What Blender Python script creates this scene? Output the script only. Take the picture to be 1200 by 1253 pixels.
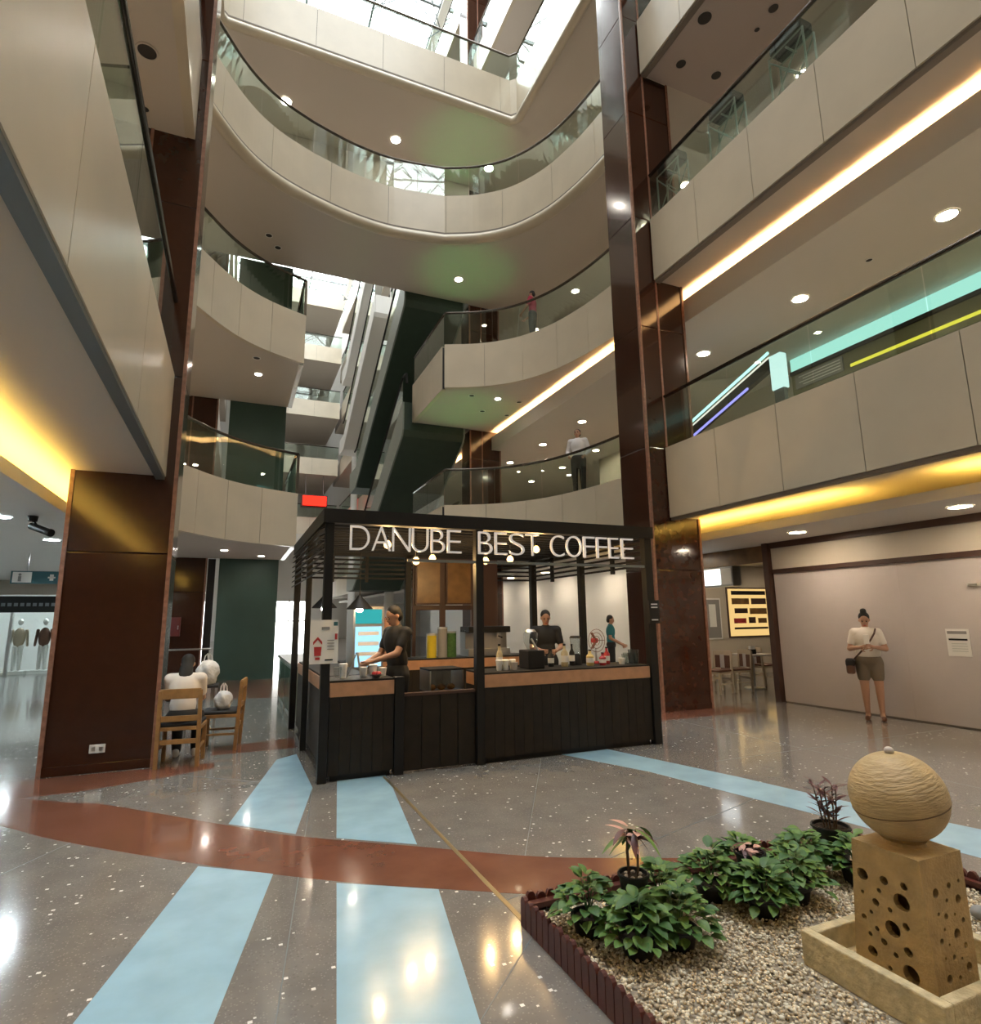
import bpy, bmesh, math, random
import numpy as np
from mathutils import Vector, Matrix
random.seed(7)
for o in list(bpy.data.objects): bpy.data.objects.remove(o)
SC = bpy.context.scene
COL = SC.collection

# ------------------------------------------------------------------ camera
F = 722.0; CX, CY = 600.0, 626.5; CAMH = 1.6
_up = np.array([-52., 4026., -722.]); _up /= np.linalg.norm(_up)
_yv = np.array([-315., -138., -722.]); _yv -= _up*_yv.dot(_up); _yv /= np.linalg.norm(_yv)
_xv = np.cross(_yv, _up)
RM = np.array([_xv, _yv, _up])
CP = np.array([0, 0, CAMH])
cam = bpy.data.cameras.new('camera'); camo = bpy.data.objects.new('camera', cam); COL.objects.link(camo)
m4 = Matrix([list(RM[i]) + [CP[i]] for i in range(3)] + [[0, 0, 0, 1]])
camo.matrix_world = m4
cam.sensor_fit = 'HORIZONTAL'; cam.sensor_width = 36; cam.lens = F/1200*36; cam.clip_end = 300; cam.clip_start = .05
SC.camera = camo

# photo pixel -> point on a plane of the place
def _ray(px, py): return RM @ np.array([px-CX, CY-py, -F])
def onz(px, py, z): d = _ray(px, py); return Vector(CP + d*((z-CAMH)/d[2]))
def onx(px, py, x): d = _ray(px, py); return Vector(CP + d*(x/d[0]))
def ony(px, py, y): d = _ray(px, py); return Vector(CP + d*(y/d[1]))

# ------------------------------------------------------------------ world, exposure
W = bpy.data.worlds.new('sky'); SC.world = W; W.use_nodes = True
bg = W.node_tree.nodes['Background']; bg.inputs[0].default_value = (1.0, 0.985, 0.95, 1); bg.inputs[1].default_value = 5.5
SC.view_settings.view_transform = 'Standard'; SC.view_settings.look = 'None'
SC.view_settings.gamma = 1; SC.view_settings.use_curve_mapping = False
SC.view_settings.exposure = 1.12
def portal(loc, sx, sy, rot=(0, 0, 0)):
    l = bpy.data.lights.new('skylight_portal', 'AREA'); l.shape = 'RECTANGLE'; l.size = sx; l.size_y = sy
    l.cycles.is_portal = True
    o = bpy.data.objects.new('skylight_portal', l); o.location = loc; o.rotation_euler = rot; COL.objects.link(o)
portal((3, 20, 30.8), 9.5, 56)

# ------------------------------------------------------------------ materials
def mat(name, col, rough=.5, metal=0, noise=0, nscale=5, bump=0, bscale=30, coat=0, emit=None, estr=0, spec=.5, trans=0):
    m = bpy.data.materials.new(name); m.use_nodes = True
    nt = m.node_tree; b = nt.nodes['Principled BSDF']
    c = (*col, 1)
    b.inputs['Base Color'].default_value = c
    b.inputs['Roughness'].default_value = rough; b.inputs['Metallic'].default_value = metal
    b.inputs['Specular IOR Level'].default_value = spec
    if coat: b.inputs['Coat Weight'].default_value = coat; b.inputs['Coat Roughness'].default_value = .05
    if emit: b.inputs['Emission Color'].default_value = (*emit, 1); b.inputs['Emission Strength'].default_value = estr
    if trans: b.inputs['Transmission Weight'].default_value = trans
    if noise or bump:
        tc = nt.nodes.new('ShaderNodeTexCoord')
    if noise:
        n = nt.nodes.new('ShaderNodeTexNoise'); n.inputs['Scale'].default_value = nscale; n.inputs['Detail'].default_value = 6
        nt.links.new(tc.outputs['Object'], n.inputs['Vector'])
        r = nt.nodes.new('ShaderNodeValToRGB')
        r.color_ramp.elements[0].position = .3; r.color_ramp.elements[1].position = .7
        r.color_ramp.elements[0].color = (*[max(0, x*(1-noise)) for x in col], 1)
        r.color_ramp.elements[1].color = (*[min(1, x*(1+noise)) for x in col], 1)
        nt.links.new(n.outputs['Fac'], r.inputs[0]); nt.links.new(r.outputs[0], b.inputs['Base Color'])
    if bump:
        n2 = nt.nodes.new('ShaderNodeTexNoise'); n2.inputs['Scale'].default_value = bscale
        nt.links.new(tc.outputs['Object'], n2.inputs['Vector'])
        bp = nt.nodes.new('ShaderNodeBump'); bp.inputs['Strength'].default_value = bump; bp.inputs['Distance'].default_value = .02
        nt.links.new(n2.outputs['Fac'], bp.inputs['Height']); nt.links.new(bp.outputs[0], b.inputs['Normal'])
    return m
def emis(name, col, s):
    m = bpy.data.materials.new(name); m.use_nodes = True; nt = m.node_tree
    nt.nodes.remove(nt.nodes['Principled BSDF']); e = nt.nodes.new('ShaderNodeEmission')
    e.inputs[0].default_value = (*col, 1); e.inputs[1].default_value = s
    nt.links.new(e.outputs[0], nt.nodes['Material Output'].inputs[0]); return m
def glassm(name, tint, refl=1.0):
    m = bpy.data.materials.new(name); m.use_nodes = True; nt = m.node_tree
    nt.nodes.remove(nt.nodes['Principled BSDF'])
    t = nt.nodes.new('ShaderNodeBsdfTransparent'); t.inputs[0].default_value = (*tint, 1)
    g = nt.nodes.new('ShaderNodeBsdfGlossy'); g.inputs['Roughness'].default_value = .02; g.inputs[0].default_value = (.9, .95, .93, 1)
    f = nt.nodes.new('ShaderNodeLayerWeight'); f.inputs[0].default_value = .5
    pw = nt.nodes.new('ShaderNodeMath'); pw.operation = 'POWER'; pw.inputs[1].default_value = 3.5
    mu = nt.nodes.new('ShaderNodeMath'); mu.operation = 'MULTIPLY_ADD'; mu.inputs[1].default_value = .55*refl; mu.inputs[2].default_value = .035*refl
    nt.links.new(f.outputs['Facing'], pw.inputs[0])
    mx = nt.nodes.new('ShaderNodeMixShader')
    nt.links.new(pw.outputs[0], mu.inputs[0]); nt.links.new(mu.outputs[0], mx.inputs[0])
    nt.links.new(t.outputs[0], mx.inputs[1]); nt.links.new(g.outputs[0], mx.inputs[2])
    nt.links.new(mx.outputs[0], nt.nodes['Material Output'].inputs[0]); return m
def terrazzo(name, base, chips=True, rough=.14, var=.12):
    m = bpy.data.materials.new(name); m.use_nodes = True; nt = m.node_tree; b = nt.nodes['Principled BSDF']
    tc = nt.nodes.new('ShaderNodeTexCoord')
    n = nt.nodes.new('ShaderNodeTexNoise'); n.inputs['Scale'].default_value = 3.5; n.inputs['Detail'].default_value = 8
    nt.links.new(tc.outputs['Object'], n.inputs['Vector'])
    r = nt.nodes.new('ShaderNodeValToRGB'); r.color_ramp.elements[0].position = .3; r.color_ramp.elements[1].position = .7
    r.color_ramp.elements[0].color = (*[x*(1-var) for x in base], 1); r.color_ramp.elements[1].color = (*[min(1, x*(1+var)) for x in base], 1)
    nt.links.new(n.outputs['Fac'], r.inputs[0]); last = r.outputs[0]
    if chips:
        def layer(last, scale, sparse, size, colr):
            v = nt.nodes.new('ShaderNodeTexVoronoi'); v.inputs['Scale'].default_value = scale; v.distance = 'CHEBYCHEV'
            nt.links.new(tc.outputs['Object'], v.inputs['Vector'])
            sep = nt.nodes.new('ShaderNodeSeparateColor'); nt.links.new(v.outputs['Color'], sep.inputs[0])
            a = nt.nodes.new('ShaderNodeMath'); a.operation = 'GREATER_THAN'; a.inputs[1].default_value = sparse
            nt.links.new(sep.outputs[0], a.inputs[0])
            d = nt.nodes.new('ShaderNodeMath'); d.operation = 'LESS_THAN'; d.inputs[1].default_value = size
            nt.links.new(v.outputs['Distance'], d.inputs[0])
            k = nt.nodes.new('ShaderNodeMath'); k.operation = 'MULTIPLY'; nt.links.new(a.outputs[0], k.inputs[0]); nt.links.new(d.outputs[0], k.inputs[1])
            mx = nt.nodes.new('ShaderNodeMix'); mx.data_type = 'RGBA'
            nt.links.new(k.outputs[0], mx.inputs[0]); nt.links.new(last, mx.inputs[6]); mx.inputs[7].default_value = (*colr, 1)
            return mx.outputs[2]
        last = layer(last, 90, .75, .3, (.29, .265, .24))
        last = layer(last, 60, .8, .3, (.18, .165, .15))
        last = layer(last, 19, .9, .18, (.85, .83, .78))
        last = layer(last, 34, .95, .2, (.8, .78, .72))
    nt.links.new(last, b.inputs['Base Color']); b.inputs['Roughness'].default_value = rough
    b.inputs['Coat Weight'].default_value = .35; b.inputs['Coat Roughness'].default_value = .06
    return m
M = dict(
 stone=mat('cream_stone', (.56, .49, .38), .3, noise=.06, nscale=1.2),
 soffit=mat('warm_soffit_paint', (.56, .50, .44), .7),
 ceil=mat('ceiling_paint', (.62, .58, .53), .75),
 granite=mat('brown_granite', (.042, .014, .007), .14, noise=.07, nscale=9, coat=.3),
 copper=mat('rose_granite_edge', (.26, .13, .09), .25, noise=.2, nscale=20),
 terr=terrazzo('grey_terrazzo', (.205, .188, .172)),
 blue=terrazzo('blue_terrazzo', (.33, .52, .64), False, .2, .1),
 red=terrazzo('red_terrazzo', (.19, .076, .048), False, .16, .15),
 brass=mat('brass_divider', (.30, .25, .16), .35, .7),
 glass=glassm('green_tinted_glass', (.86, .93, .89), 1.6),
 clear=glassm('clear_glass', (.95, .97, .96), 1.2),
 sky=glassm('skylight_glass', (.95, .98, 1.0), .6),
 rail=mat('dark_bronze_rail', (.10, .085, .07), .22, .9),
 steel=mat('brushed_steel', (.55, .55, .53), .28, .95),
 green=mat('dark_green_paint', (.028, .052, .036), .55, noise=.1, nscale=3),
 pale=mat('pale_green_grey_panel', (.26, .30, .27), .45),
 white=mat('white_paint', (.78, .77, .74), .5),
 offw=mat('hoarding_board', (.50, .445, .43), .32, noise=.03, nscale=2, spec=.4),
 header=mat('cream_header', (.52, .46, .38), .5),
 trim=mat('red_brown_trim', (.055, .024, .016), .45),
 black=mat('black_metal', (.009, .008, .007), .5, spec=.3),
 laminate=mat('black_brown_laminate', (.014, .010, .006), .55, noise=.2, nscale=9, spec=.3),
 wood=mat('warm_wood_band', (.42, .22, .12), .42, noise=.12, nscale=10),
 chairw=mat('golden_chair_wood', (.30, .16, .055), .42, noise=.2, nscale=12),
 cushion=mat('black_cushion', (.012, .012, .013), .7),
 letter=mat('pale_sign_letter', (.68, .64, .61), .35, emit=(1, .93, .87), estr=.12),
 greymetal=mat('grey_edge_metal', (.16, .18, .19), .45, .3),
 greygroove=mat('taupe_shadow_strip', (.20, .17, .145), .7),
 darkhole=mat('dark_recess', (.03, .027, .025), .6),
 pink=mat('rosy_soffit_paint', (.46, .39, .36), .75),
 picket=mat('maroon_plastic', (.085, .018, .012), .45, noise=.15, nscale=15),
 pot=mat('black_plastic_pot', (.008, .008, .008), .5),
 soil=mat('dark_soil', (.035, .022, .014), .95, noise=.5, nscale=60, bump=.6),
 bed=mat('gravel_bed_sand', (.30, .25, .19), .95, noise=.3, nscale=50),
 leaf=mat('mid_green_leaf', (.10, .19, .035), .55, noise=.3, nscale=25),
 leafd=mat('deep_green_leaf', (.045, .115, .025), .55, noise=.3, nscale=25),
 leafr=mat('dark_red_leaf', (.10, .03, .03), .45, noise=.3, nscale=25),
 leafp=mat('pink_cream_leaf', (.55, .30, .24), .5, noise=.3, nscale=25),
 stem=mat('brown_stem', (.10, .055, .03), .7),
 sand=mat('carved_sandstone', (.42, .285, .13), .62, noise=.14, nscale=14, bump=.35, bscale=60),
 sanddark=mat('hollow_sandstone', (.12, .07, .03), .8),
 traym=mat('weathered_trough_stone', (.50, .41, .25), .75, noise=.22, nscale=16, bump=.5, bscale=40),
 skin=mat('skin', (.42, .23, .15), .5),
 hair=mat('black_hair', (.008, .007, .006), .7),
 paper=mat('white_paper', (.75, .73, .70), .6),
 redink=mat('red_ink', (.45, .03, .03), .6),
 inkgrey=mat('grey_print', (.25, .24, .23), .6),
 navy=mat('teal_sign_panel', (.02, .10, .12), .4),
 gold=mat('gold_brown_board', (.17, .085, .025), .3, noise=.25, nscale=6),
)
M['lampw'] = emis('warm_white_lamp', (1, .84, .62), 75)
M['lampd'] = emis('white_lamp', (1, .92, .8), 60)
M['bulb'] = emis('edison_bulb', (1, .60, .2), 3.0)
M['covew'] = emis('warm_cove_led', (1, .62, .27), 42)
M['covey'] = emis('amber_cove_led', (1, .64, .12), 32)
M['coolw'] = emis('cool_shop_lamp', (.80, .95, 1), 110)
M['cyan'] = emis('cyan_reflection_glow', (.5, .95, .85), .5)
M['redlit'] = emis('red_lit_sign', (1, .02, .01), 1.6)
M['boxlit'] = emis('lit_sign_box', (.95, 1, 1), 1.2)
M['menulit'] = emis('lit_menu_board', (1, .66, .24), .42)

# ------------------------------------------------------------------ mesh builder
def tagp(o, label=None, cat=None, group=None, kind=None):
    if label: o['label'] = label
    if cat: o['category'] = cat
    if group: o['group'] = group
    if kind: o['kind'] = kind
    return o
class MB:
    def __init__(s): s.v = []; s.f = []
    def add(s, vs, fs):
        n = len(s.v); s.v += [tuple(v) for v in vs]; s.f += [tuple(i+n for i in f) for f in fs]; return s
    def box(s, x0, x1, y0, y1, z0, z1):
        return s.add([(x, y, z) for z in (z0, z1) for x, y in ((x0, y0), (x1, y0), (x1, y1), (x0, y1))],
                     [(3, 2, 1, 0), (4, 5, 6, 7), (0, 1, 5, 4), (1, 2, 6, 5), (2, 3, 7, 6), (3, 0, 4, 7)])
    def bar(s, a, b, w, h=None, upv=(0, 0, 1)):
        a, b = Vector(a), Vector(b); h = h or w; d = (b-a).normalized(); u = Vector(upv)
        if abs(d.dot(u)) > .98: u = Vector((0, 1, 0))
        sx = d.cross(u).normalized()*w/2; sy = sx.cross(d).normalized()*h/2
        vs = [p+i*sx+j*sy for p in (a, b) for i, j in ((-1, -1), (1, -1), (1, 1), (-1, 1))]
        return s.add(vs, [(3, 2, 1, 0), (4, 5, 6, 7), (0, 1, 5, 4), (1, 2, 6, 5), (2, 3, 7, 6), (3, 0, 4, 7)])
    def prism(s, poly, z0, z1):
        n = len(poly); a = sum(poly[i][0]*poly[(i+1) % n][1]-poly[(i+1) % n][0]*poly[i][1] for i in range(n))
        if a < 0: poly = poly[::-1]
        vs = [(p[0], p[1], z0) for p in poly]+[(p[0], p[1], z1) for p in poly]
        fs = [tuple(range(n-1, -1, -1)), tuple(range(n, 2*n))]+[(i, (i+1) % n, n+(i+1) % n, n+i) for i in range(n)]
        return s.add(vs, fs)
    def tube(s, pts, r, n=8, caps=True):
        pts = [Vector(p) for p in pts]; rs = r if hasattr(r, '__len__') else [r]*len(pts)
        rings = []; prev = None
        for i, p in enumerate(pts):
            d = (pts[min(i+1, len(pts)-1)]-pts[max(i-1, 0)]).normalized()
            if prev is None:
                u = Vector((0, 0, 1)) if abs(d.z) < .9 else Vector((1, 0, 0)); u = (u-d*u.dot(d)).normalized()
            else: u = (prev-d*prev.dot(d)).normalized()
            prev = u; w = d.cross(u)
            rings.append([p+(u*math.cos(2*math.pi*k/n)+w*math.sin(2*math.pi*k/n))*rs[i] for k in range(n)])
        vs = [v for g in rings for v in g]; fs = []
        for i in range(len(rings)-1):
            for k in range(n): fs.append((i*n+k, i*n+(k+1) % n, (i+1)*n+(k+1) % n, (i+1)*n+k))
        if caps: fs += [tuple(range(n-1, -1, -1)), tuple(range((len(rings)-1)*n, len(rings)*n))]
        return s.add(vs, fs)
    def lathe(s, c, prof, n=20, rot=None, caps=True):
        vs = []; fs = []; c = Vector(c)
        for r, z in prof:
            for k in range(n):
                v = Vector((r*math.cos(2*math.pi*k/n), r*math.sin(2*math.pi*k/n), z))
                if rot: v = rot @ v
                vs.append(c+v)
        for i in range(len(prof)-1):
            for k in range(n): fs.append((i*n+k, i*n+(k+1) % n, (i+1)*n+(k+1) % n, (i+1)*n+k))
        if caps: fs += [tuple(range(n-1, -1, -1)), tuple(range((len(prof)-1)*n, len(prof)*n))]
        return s.add(vs, fs)
    def ell(s, c, rad, rot=None, n=14, m=10):
        prof = []
        vs = [];fs = []; c = Vector(c)
        for i in range(m+1):
            t = math.pi*i/m
            for k in range(n):
                p = 2*math.pi*k/n; st = max(math.sin(t), .001)
                v = Vector((rad[0]*st*math.cos(p), rad[1]*st*math.sin(p), -rad[2]*math.cos(t)))
                if rot: v = rot @ v
                vs.append(c+v)
        for i in range(m):
            for k in range(n): fs.append((i*n+k, i*n+(k+1) % n, (i+1)*n+(k+1) % n, (i+1)*n+k))
        fs += [tuple(range(n-1, -1, -1)), tuple(range(m*n, (m+1)*n))]
        return s.add(vs, fs)
    def cap(s, a, b, ra, rb, n=12):
        a, b = Vector(a), Vector(b); d = (b-a).normalized(); pts = []; rs = []
        for t in (-1, -.8, -.4): pts.append(a+d*ra*t); rs.append(max(.002, ra*math.sqrt(1-t*t)))
        pts += [a, b]; rs += [ra, rb]
        for t in (.4, .8, 1): pts.append(b+d*rb*t); rs.append(max(.002, rb*math.sqrt(max(0, 1-t*t))))
        return s.tube(pts, rs, n)
    def mesh(s, name):
        me = bpy.data.meshes.new(name); me.from_pydata(s.v, [], s.f); me.update(); return me
    def build(s, name, m, parent=None, smooth=False, bevel=0, loc=None, **kw):
        me = s.mesh(name)
        if m is not None: me.materials.append(m if not isinstance(m, str) else M[m])
        return place(name, me, parent, smooth, bevel, loc, **kw)
WORLD = {}
def place(name, me, parent=None, smooth=False, bevel=0, loc=None, label=None, cat=None, group=None, kind=None, rot=None, scale=None):
    o = bpy.data.objects.new(name, me); COL.objects.link(o)
    if parent:
        o.parent = parent
        if parent.name in WORLD: o.matrix_parent_inverse = Matrix.Translation(-Vector(WORLD[parent.name]))
    if loc: o.location = loc
    if rot: o.rotation_euler = rot
    if scale: o.scale = scale
    if smooth:
        for p in me.polygons: p.use_smooth = True
        if smooth == 'auto': me.set_sharp_from_angle(angle=math.radians(40))
    if bevel:
        b = o.modifiers.new('bevel', 'BEVEL'); b.width = bevel; b.segments = 2; b.limit_method = 'ANGLE'
    return tagp(o, label, cat, group, kind)
def thing(name, label, cat, loc=(0, 0, 0), rz=0, group=None, kind=None):
    o = bpy.data.objects.new(name, None); COL.objects.link(o); o.location = loc; o.rotation_euler = (0, 0, rz); o.empty_display_size = .1
    return tagp(o, label, cat, group, kind)
def wthing(name, label, cat, loc, group=None, kind=None):      # its parts are given in world coordinates
    o = thing(name, label, cat, loc, 0, group, kind); WORLD[o.name] = tuple(loc); return o
def copy_tree(o, parent=None):
    c = o.copy(); COL.objects.link(c); c.parent = parent
    for ch in list(o.children): copy_tree(ch, c)
    return c
def box(name, m, x0, x1, y0, y1, z0, z1, parent=None, bevel=0, **kw):
    return MB().box(x0, x1, y0, y1, z0, z1).build(name, m, parent, bevel=bevel, **kw)

# ================================================================== THE SETTING
ZB = [3.33, 8.0, 12.67, 17.34, 22.0, 26.7]      # underside of each gallery
PH = 1.3                                        # height of the stone parapets
def catmull(P, n=6):
    out = []
    for i in range(len(P)-1):
        p0 = P[max(i-1, 0)]; p1 = P[i]; p2 = P[i+1]; p3 = P[min(i+2, len(P)-1)]
        for k in range(n):
            t = k/n
            out.append(tuple(.5*((2*p1[j])+(-p0[j]+p2[j])*t+(2*p0[j]-5*p1[j]+4*p2[j]-p3[j])*t*t+(-p0[j]+3*p1[j]-3*p2[j]+p3[j])*t**3) for j in (0, 1)))
    out.append(P[-1]); return out
MIDL = catmull([(-1.32, 11.3), (-1.2, 12.3), (-.8, 13.05), (-.36, 13.66), (.1, 14.1), (.62, 14.43), (1.27, 14.72)])
MIDC = catmull([(1.27, 14.72), (2.4, 15.05), (3.6, 15.16), (5.08, 14.95)])
MIDR = catmull([(5.08, 14.95), (6.0, 14.5), (6.75, 13.85), (7.3, 12.9), (7.6, 11.8), (7.74, 10.6), (7.78, 9.22)])
def off(path, d):          # offset a polyline to its left by d
    out = []
    for i, p in enumerate(path):
        a = path[max(i-1, 0)]; b = path[min(i+1, len(path)-1)]
        t = Vector((b[0]-a[0], b[1]-a[1])).normalized(); out.append((p[0]-t.y*d, p[1]+t.x*d))
    return out

# ---- ground floor with its inlaid bands
floor = box('floor', 'terr', -12, 16, -8, 54, -.15, 0); tagp(floor, kind='structure')
TH = .0015
def inlay(name, poly, m): return MB().prism([tuple(p[:2]) for p in poly], 0, TH).build(name, m, floor)
redU = catmull([(-1.75, 7.15), (-1.2, 6.72), (-.95, 6.55), (.06, 5.48), (.52, 5.01), (1.3, 4.41), (1.91, 3.94), (2.39, 3.67), (3.3, 3.25)])
redL = catmull([(-2.2, 6.75), (-1.63, 6.27), (-1.12, 5.69), (-.13, 4.75), (.68, 4.08), (1.43, 3.58), (1.72, 3.4), (2.3, 3.1), (3.0, 2.8)])
redband = inlay('red_band', redU+redL[::-1], 'red')
inlay('red_band', [(-2.9, 7.9), (-2.2, 6.75), (-1.75, 7.15), (-1.3, 7.16), (-.6, 7.38), (-.1, 7.6), (-.1, 7.86), (-1.8, 7.9)], 'red')
def lin(a, b, t): return (a[0]+(b[0]-a[0])*t, a[1]+(b[1]-a[1])*t)
inlay('blue_strip', [(.06, 5.52), (.53, 5.05), (.80, 6.3), (.80, 7.9), (.56, 7.7)], 'blue')
inlay('blue_strip', [(-.9, 1.6), (-.27, 1.6), (.33, 4.36), (-.12, 4.70)], 'blue')
inlay('blue_strip', [(.3, 1.6), (.84, 1.6), (1.225, 3.70), (.68, 4.05)], 'blue')
inlay('blue_strip', [(.80, 4.83), (1.31, 4.45), (1.53, 6.15), (1.56, 6.6), (1.08, 6.6)], 'blue')
inlay('blue_strip', [(3.6, 6.6), (4.25, 6.6), (4.73, 4.83), (4.9, 4.0), (5.21, 2.93), (5.6, 1.6), (4.95, 1.6), (4.62, 2.62), (4.43, 3.68), (4.27, 4.4), (4.08, 5.35)], 'blue')
MB().box(1.505, 1.535, 3.12, 6.4, 0, .003).build('brass_divider', 'brass', floor)
for (a, b) in [((.15, 2.2), (.8, 6.3)), ((-1.0, 5.6), (-2.4, 3.2)), ((1.52, 3.4), (4.3, 4.2)), ((1.0, 2.5), (1.5, 3.0)), ((5.0, 5.4), (9.2, 5.4)), ((-.4, 7.4), (.5, 6.6)), ((1.9, 3.9), (3.3, 6.3)), ((6.4, 2.0), (6.4, 8.3))]:
    MB().bar((*a, .0003), (*b, .0003), .006, .0012).build('terrazzo_joint', 'greymetal', floor)
inlay('red_band', [(-.9, 14.2), (1.5, 13.6), (1.4, 17.9), (-.9, 17.9)], 'red')
inlay('red_band', [(-.15, 8.3), (.85, 8.3), (.85, 9.0), (-.15, 8.75)], 'red')
inlay('red_band', [(5.4, 7.75), (8.2, 7.75), (8.2, 8.36), (5.4, 8.36)], 'red')

# ---- upper slabs (their undersides are the soffits)
def slab(name, poly, z0, z1, m='soffit'): return MB().prism(poly, z0, z1).build(name, m, kind='structure')
insR = off(MIDR, .1); insL = off(MIDL, .1); insC = off(MIDC, .1)
for i in (0, 1):
    slab('floor_right_%d' % (i+2), [(7.2, -8), (16, -8), (16, 50), (7.1, 50), (7.1, 18.2), (5.18, 18.2)]+[(5.18, 15.02)]+insR[2:]+[(7.2, 9.2)], ZB[i]+.01, ZB[i]+PH-.03)
    slab('floor_left_%d' % (i+2), [(-.95, -8), (-12, -8), (-12, 50), (-1.5, 50), (-1.5, 18.2), (1.17, 18.2), (1.17, 14.78)]+insL[:-1][::-1]+[(-.95, 11.3)], ZB[i]+.01, ZB[i]+PH-.03)
slab('floor_bridge_4', [(7.2, -8), (16, -8), (16, 50), (7.1, 50), (7.1, 18.2), (-1.5, 18.2), (-1.5, 50), (-12, 50), (-12, -8), (-.95, -8), (-.95, 11.3)]+insL+insC[1:]+insR[1:]+[(7.2, 9.2)], ZB[2]+.01, ZB[2]+PH-.03)
slab('floor_bridge_5', [(7.5, -8), (16, -8), (16, 50), (7.1, 50), (7.1, 18.2), (-1.5, 18.2), (-1.5, 50), (-12, 50), (-12, -8), (-1.3, -8), (-1.3, 14.85), (7.5, 14.85)], ZB[3]+.01, ZB[3]+PH-.03)
for i in (4, 5):
    box('floor_right_%d' % (i+2), 'soffit', 7.5, 16, -8, 50, ZB[i]+.01, ZB[i]+PH-.03, kind='structure')
    box('floor_left_%d' % (i+2), 'soffit', -12, -1.3, -8, 50, ZB[i]+.01, ZB[i]+PH-.03, kind='structure')
# outer walls
box('wall_right', 'white', 16, 16.2, -8, 54, 0, 31, kind='structure')
box('wall_left', 'white', -12.2, -12, -8, 54, 0, 31, kind='structure')
box('wall_back', 'header', -12.2, 16.2, -8.2, -8, 0, 31, kind='structure')
box('wall_far', 'white', -12.2, 16.2, 54, 54.2, 3.3, 31, kind='structure')
box('wall_bridge_4', 'soffit', -1.5, 7.1, 18.05, 18.19, 13.95, 17.34, kind='structure')
box('wall_green', mat('blue_green_paint', (.035, .075, .06), .5, noise=.08, nscale=2), -.45, 1.12, 18.21, 18.45, 0, 12.66, kind='structure')
# roof: solid sides, glazed middle
box('ceiling_right', 'white', 7.6, 16.2, -8.2, 54.2, 31, 31.2, kind='structure')
box('ceiling_left', 'white', -12.2, -1.5, -8.2, 54.2, 31, 31.2, kind='structure')
# dropped ceilings with cove lips
def dropped(name, x0, x1, y0, y1, z, lip, sgn, m='ceil'):
    b = MB().box(x0, x1, y0, y1, z, z+.06)
    xl = x0 if sgn > 0 else x1
    b.box(min(xl, xl+sgn*.05), max(xl, xl+sgn*.05), y0, y1, z+.06, z+lip)
    return b.build(name, m, kind='structure')
dropped('ceiling_1', 7.9, 16, -8, 50, 2.95, .14, 1)
dropped('ceiling_2', -12, -2.0, -8, 50, 2.95, .14, -1, 'white')
dropped('ceiling_3', 7.95, 16, -8, 50, 7.36, .47, 1)
box('ceiling_4', 'pink', 7.25, 15.9, -8, 8.3, 12.63, 12.675, kind='structure')
# cove strips
def cove(label, m, x, y0, y1, z, w=.06):
    MB().box(x-w/2, x+w/2, y0, y1, z, z+.03).build('cove_light', m, label=label, cat='cove light')
cove('warm white light strip in the long cove under the third level', 'covew', 8.06, -7.5, 26, 7.7)
cove('amber light strip in the right ground cove, beside the brown column', 'covey', 8.03, 5.6, 12.2, 3.015)
cove('amber light strip in the right ground cove, over the hoarding end', 'covey', 8.03, -4, 4.25, 3.015)
cove('amber light strip in the left ground cove beside the brown pillar', 'covey', -2.13, -2, 11.5, 3.015)

# ---- balconies: stone panels, glass, rail
def path_len(p): return [0]+list(np.cumsum([math.dist(p[i], p[i+1]) for i in range(len(p)-1)]))
def sub(path, L, s0, s1):
    def at(s):
        for i in range(len(L)-1):
            if s <= L[i+1]+1e-9:
                t = (s-L[i])/max(1e-9, L[i+1]-L[i]); return lin(path[i], path[i+1], t)
        return path[-1]
    return [at(s0)]+[path[i] for i in range(len(path)) if s0+1e-3 < L[i] < s1-1e-3]+[at(s1)]
def ribbon(b, pts, d0, d1, z0, z1):
    o0 = off(pts, d0); o1 = off(pts, d1); n = len(pts); vs = []; fs = []
    for k in range(n): vs += [(*o0[k], z0), (*o1[k], z0), (*o1[k], z1), (*o0[k], z1)]
    for k in range(n-1):
        for q in range(4): fs.append((k*4+q, k*4+(q+1) % 4, (k+1)*4+(q+1) % 4, (k+1)*4+q))
    fs += [(0, 1, 2, 3), tuple((n-1)*4+q for q in (3, 2, 1, 0))]
    b.add(vs, fs); return b
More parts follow.
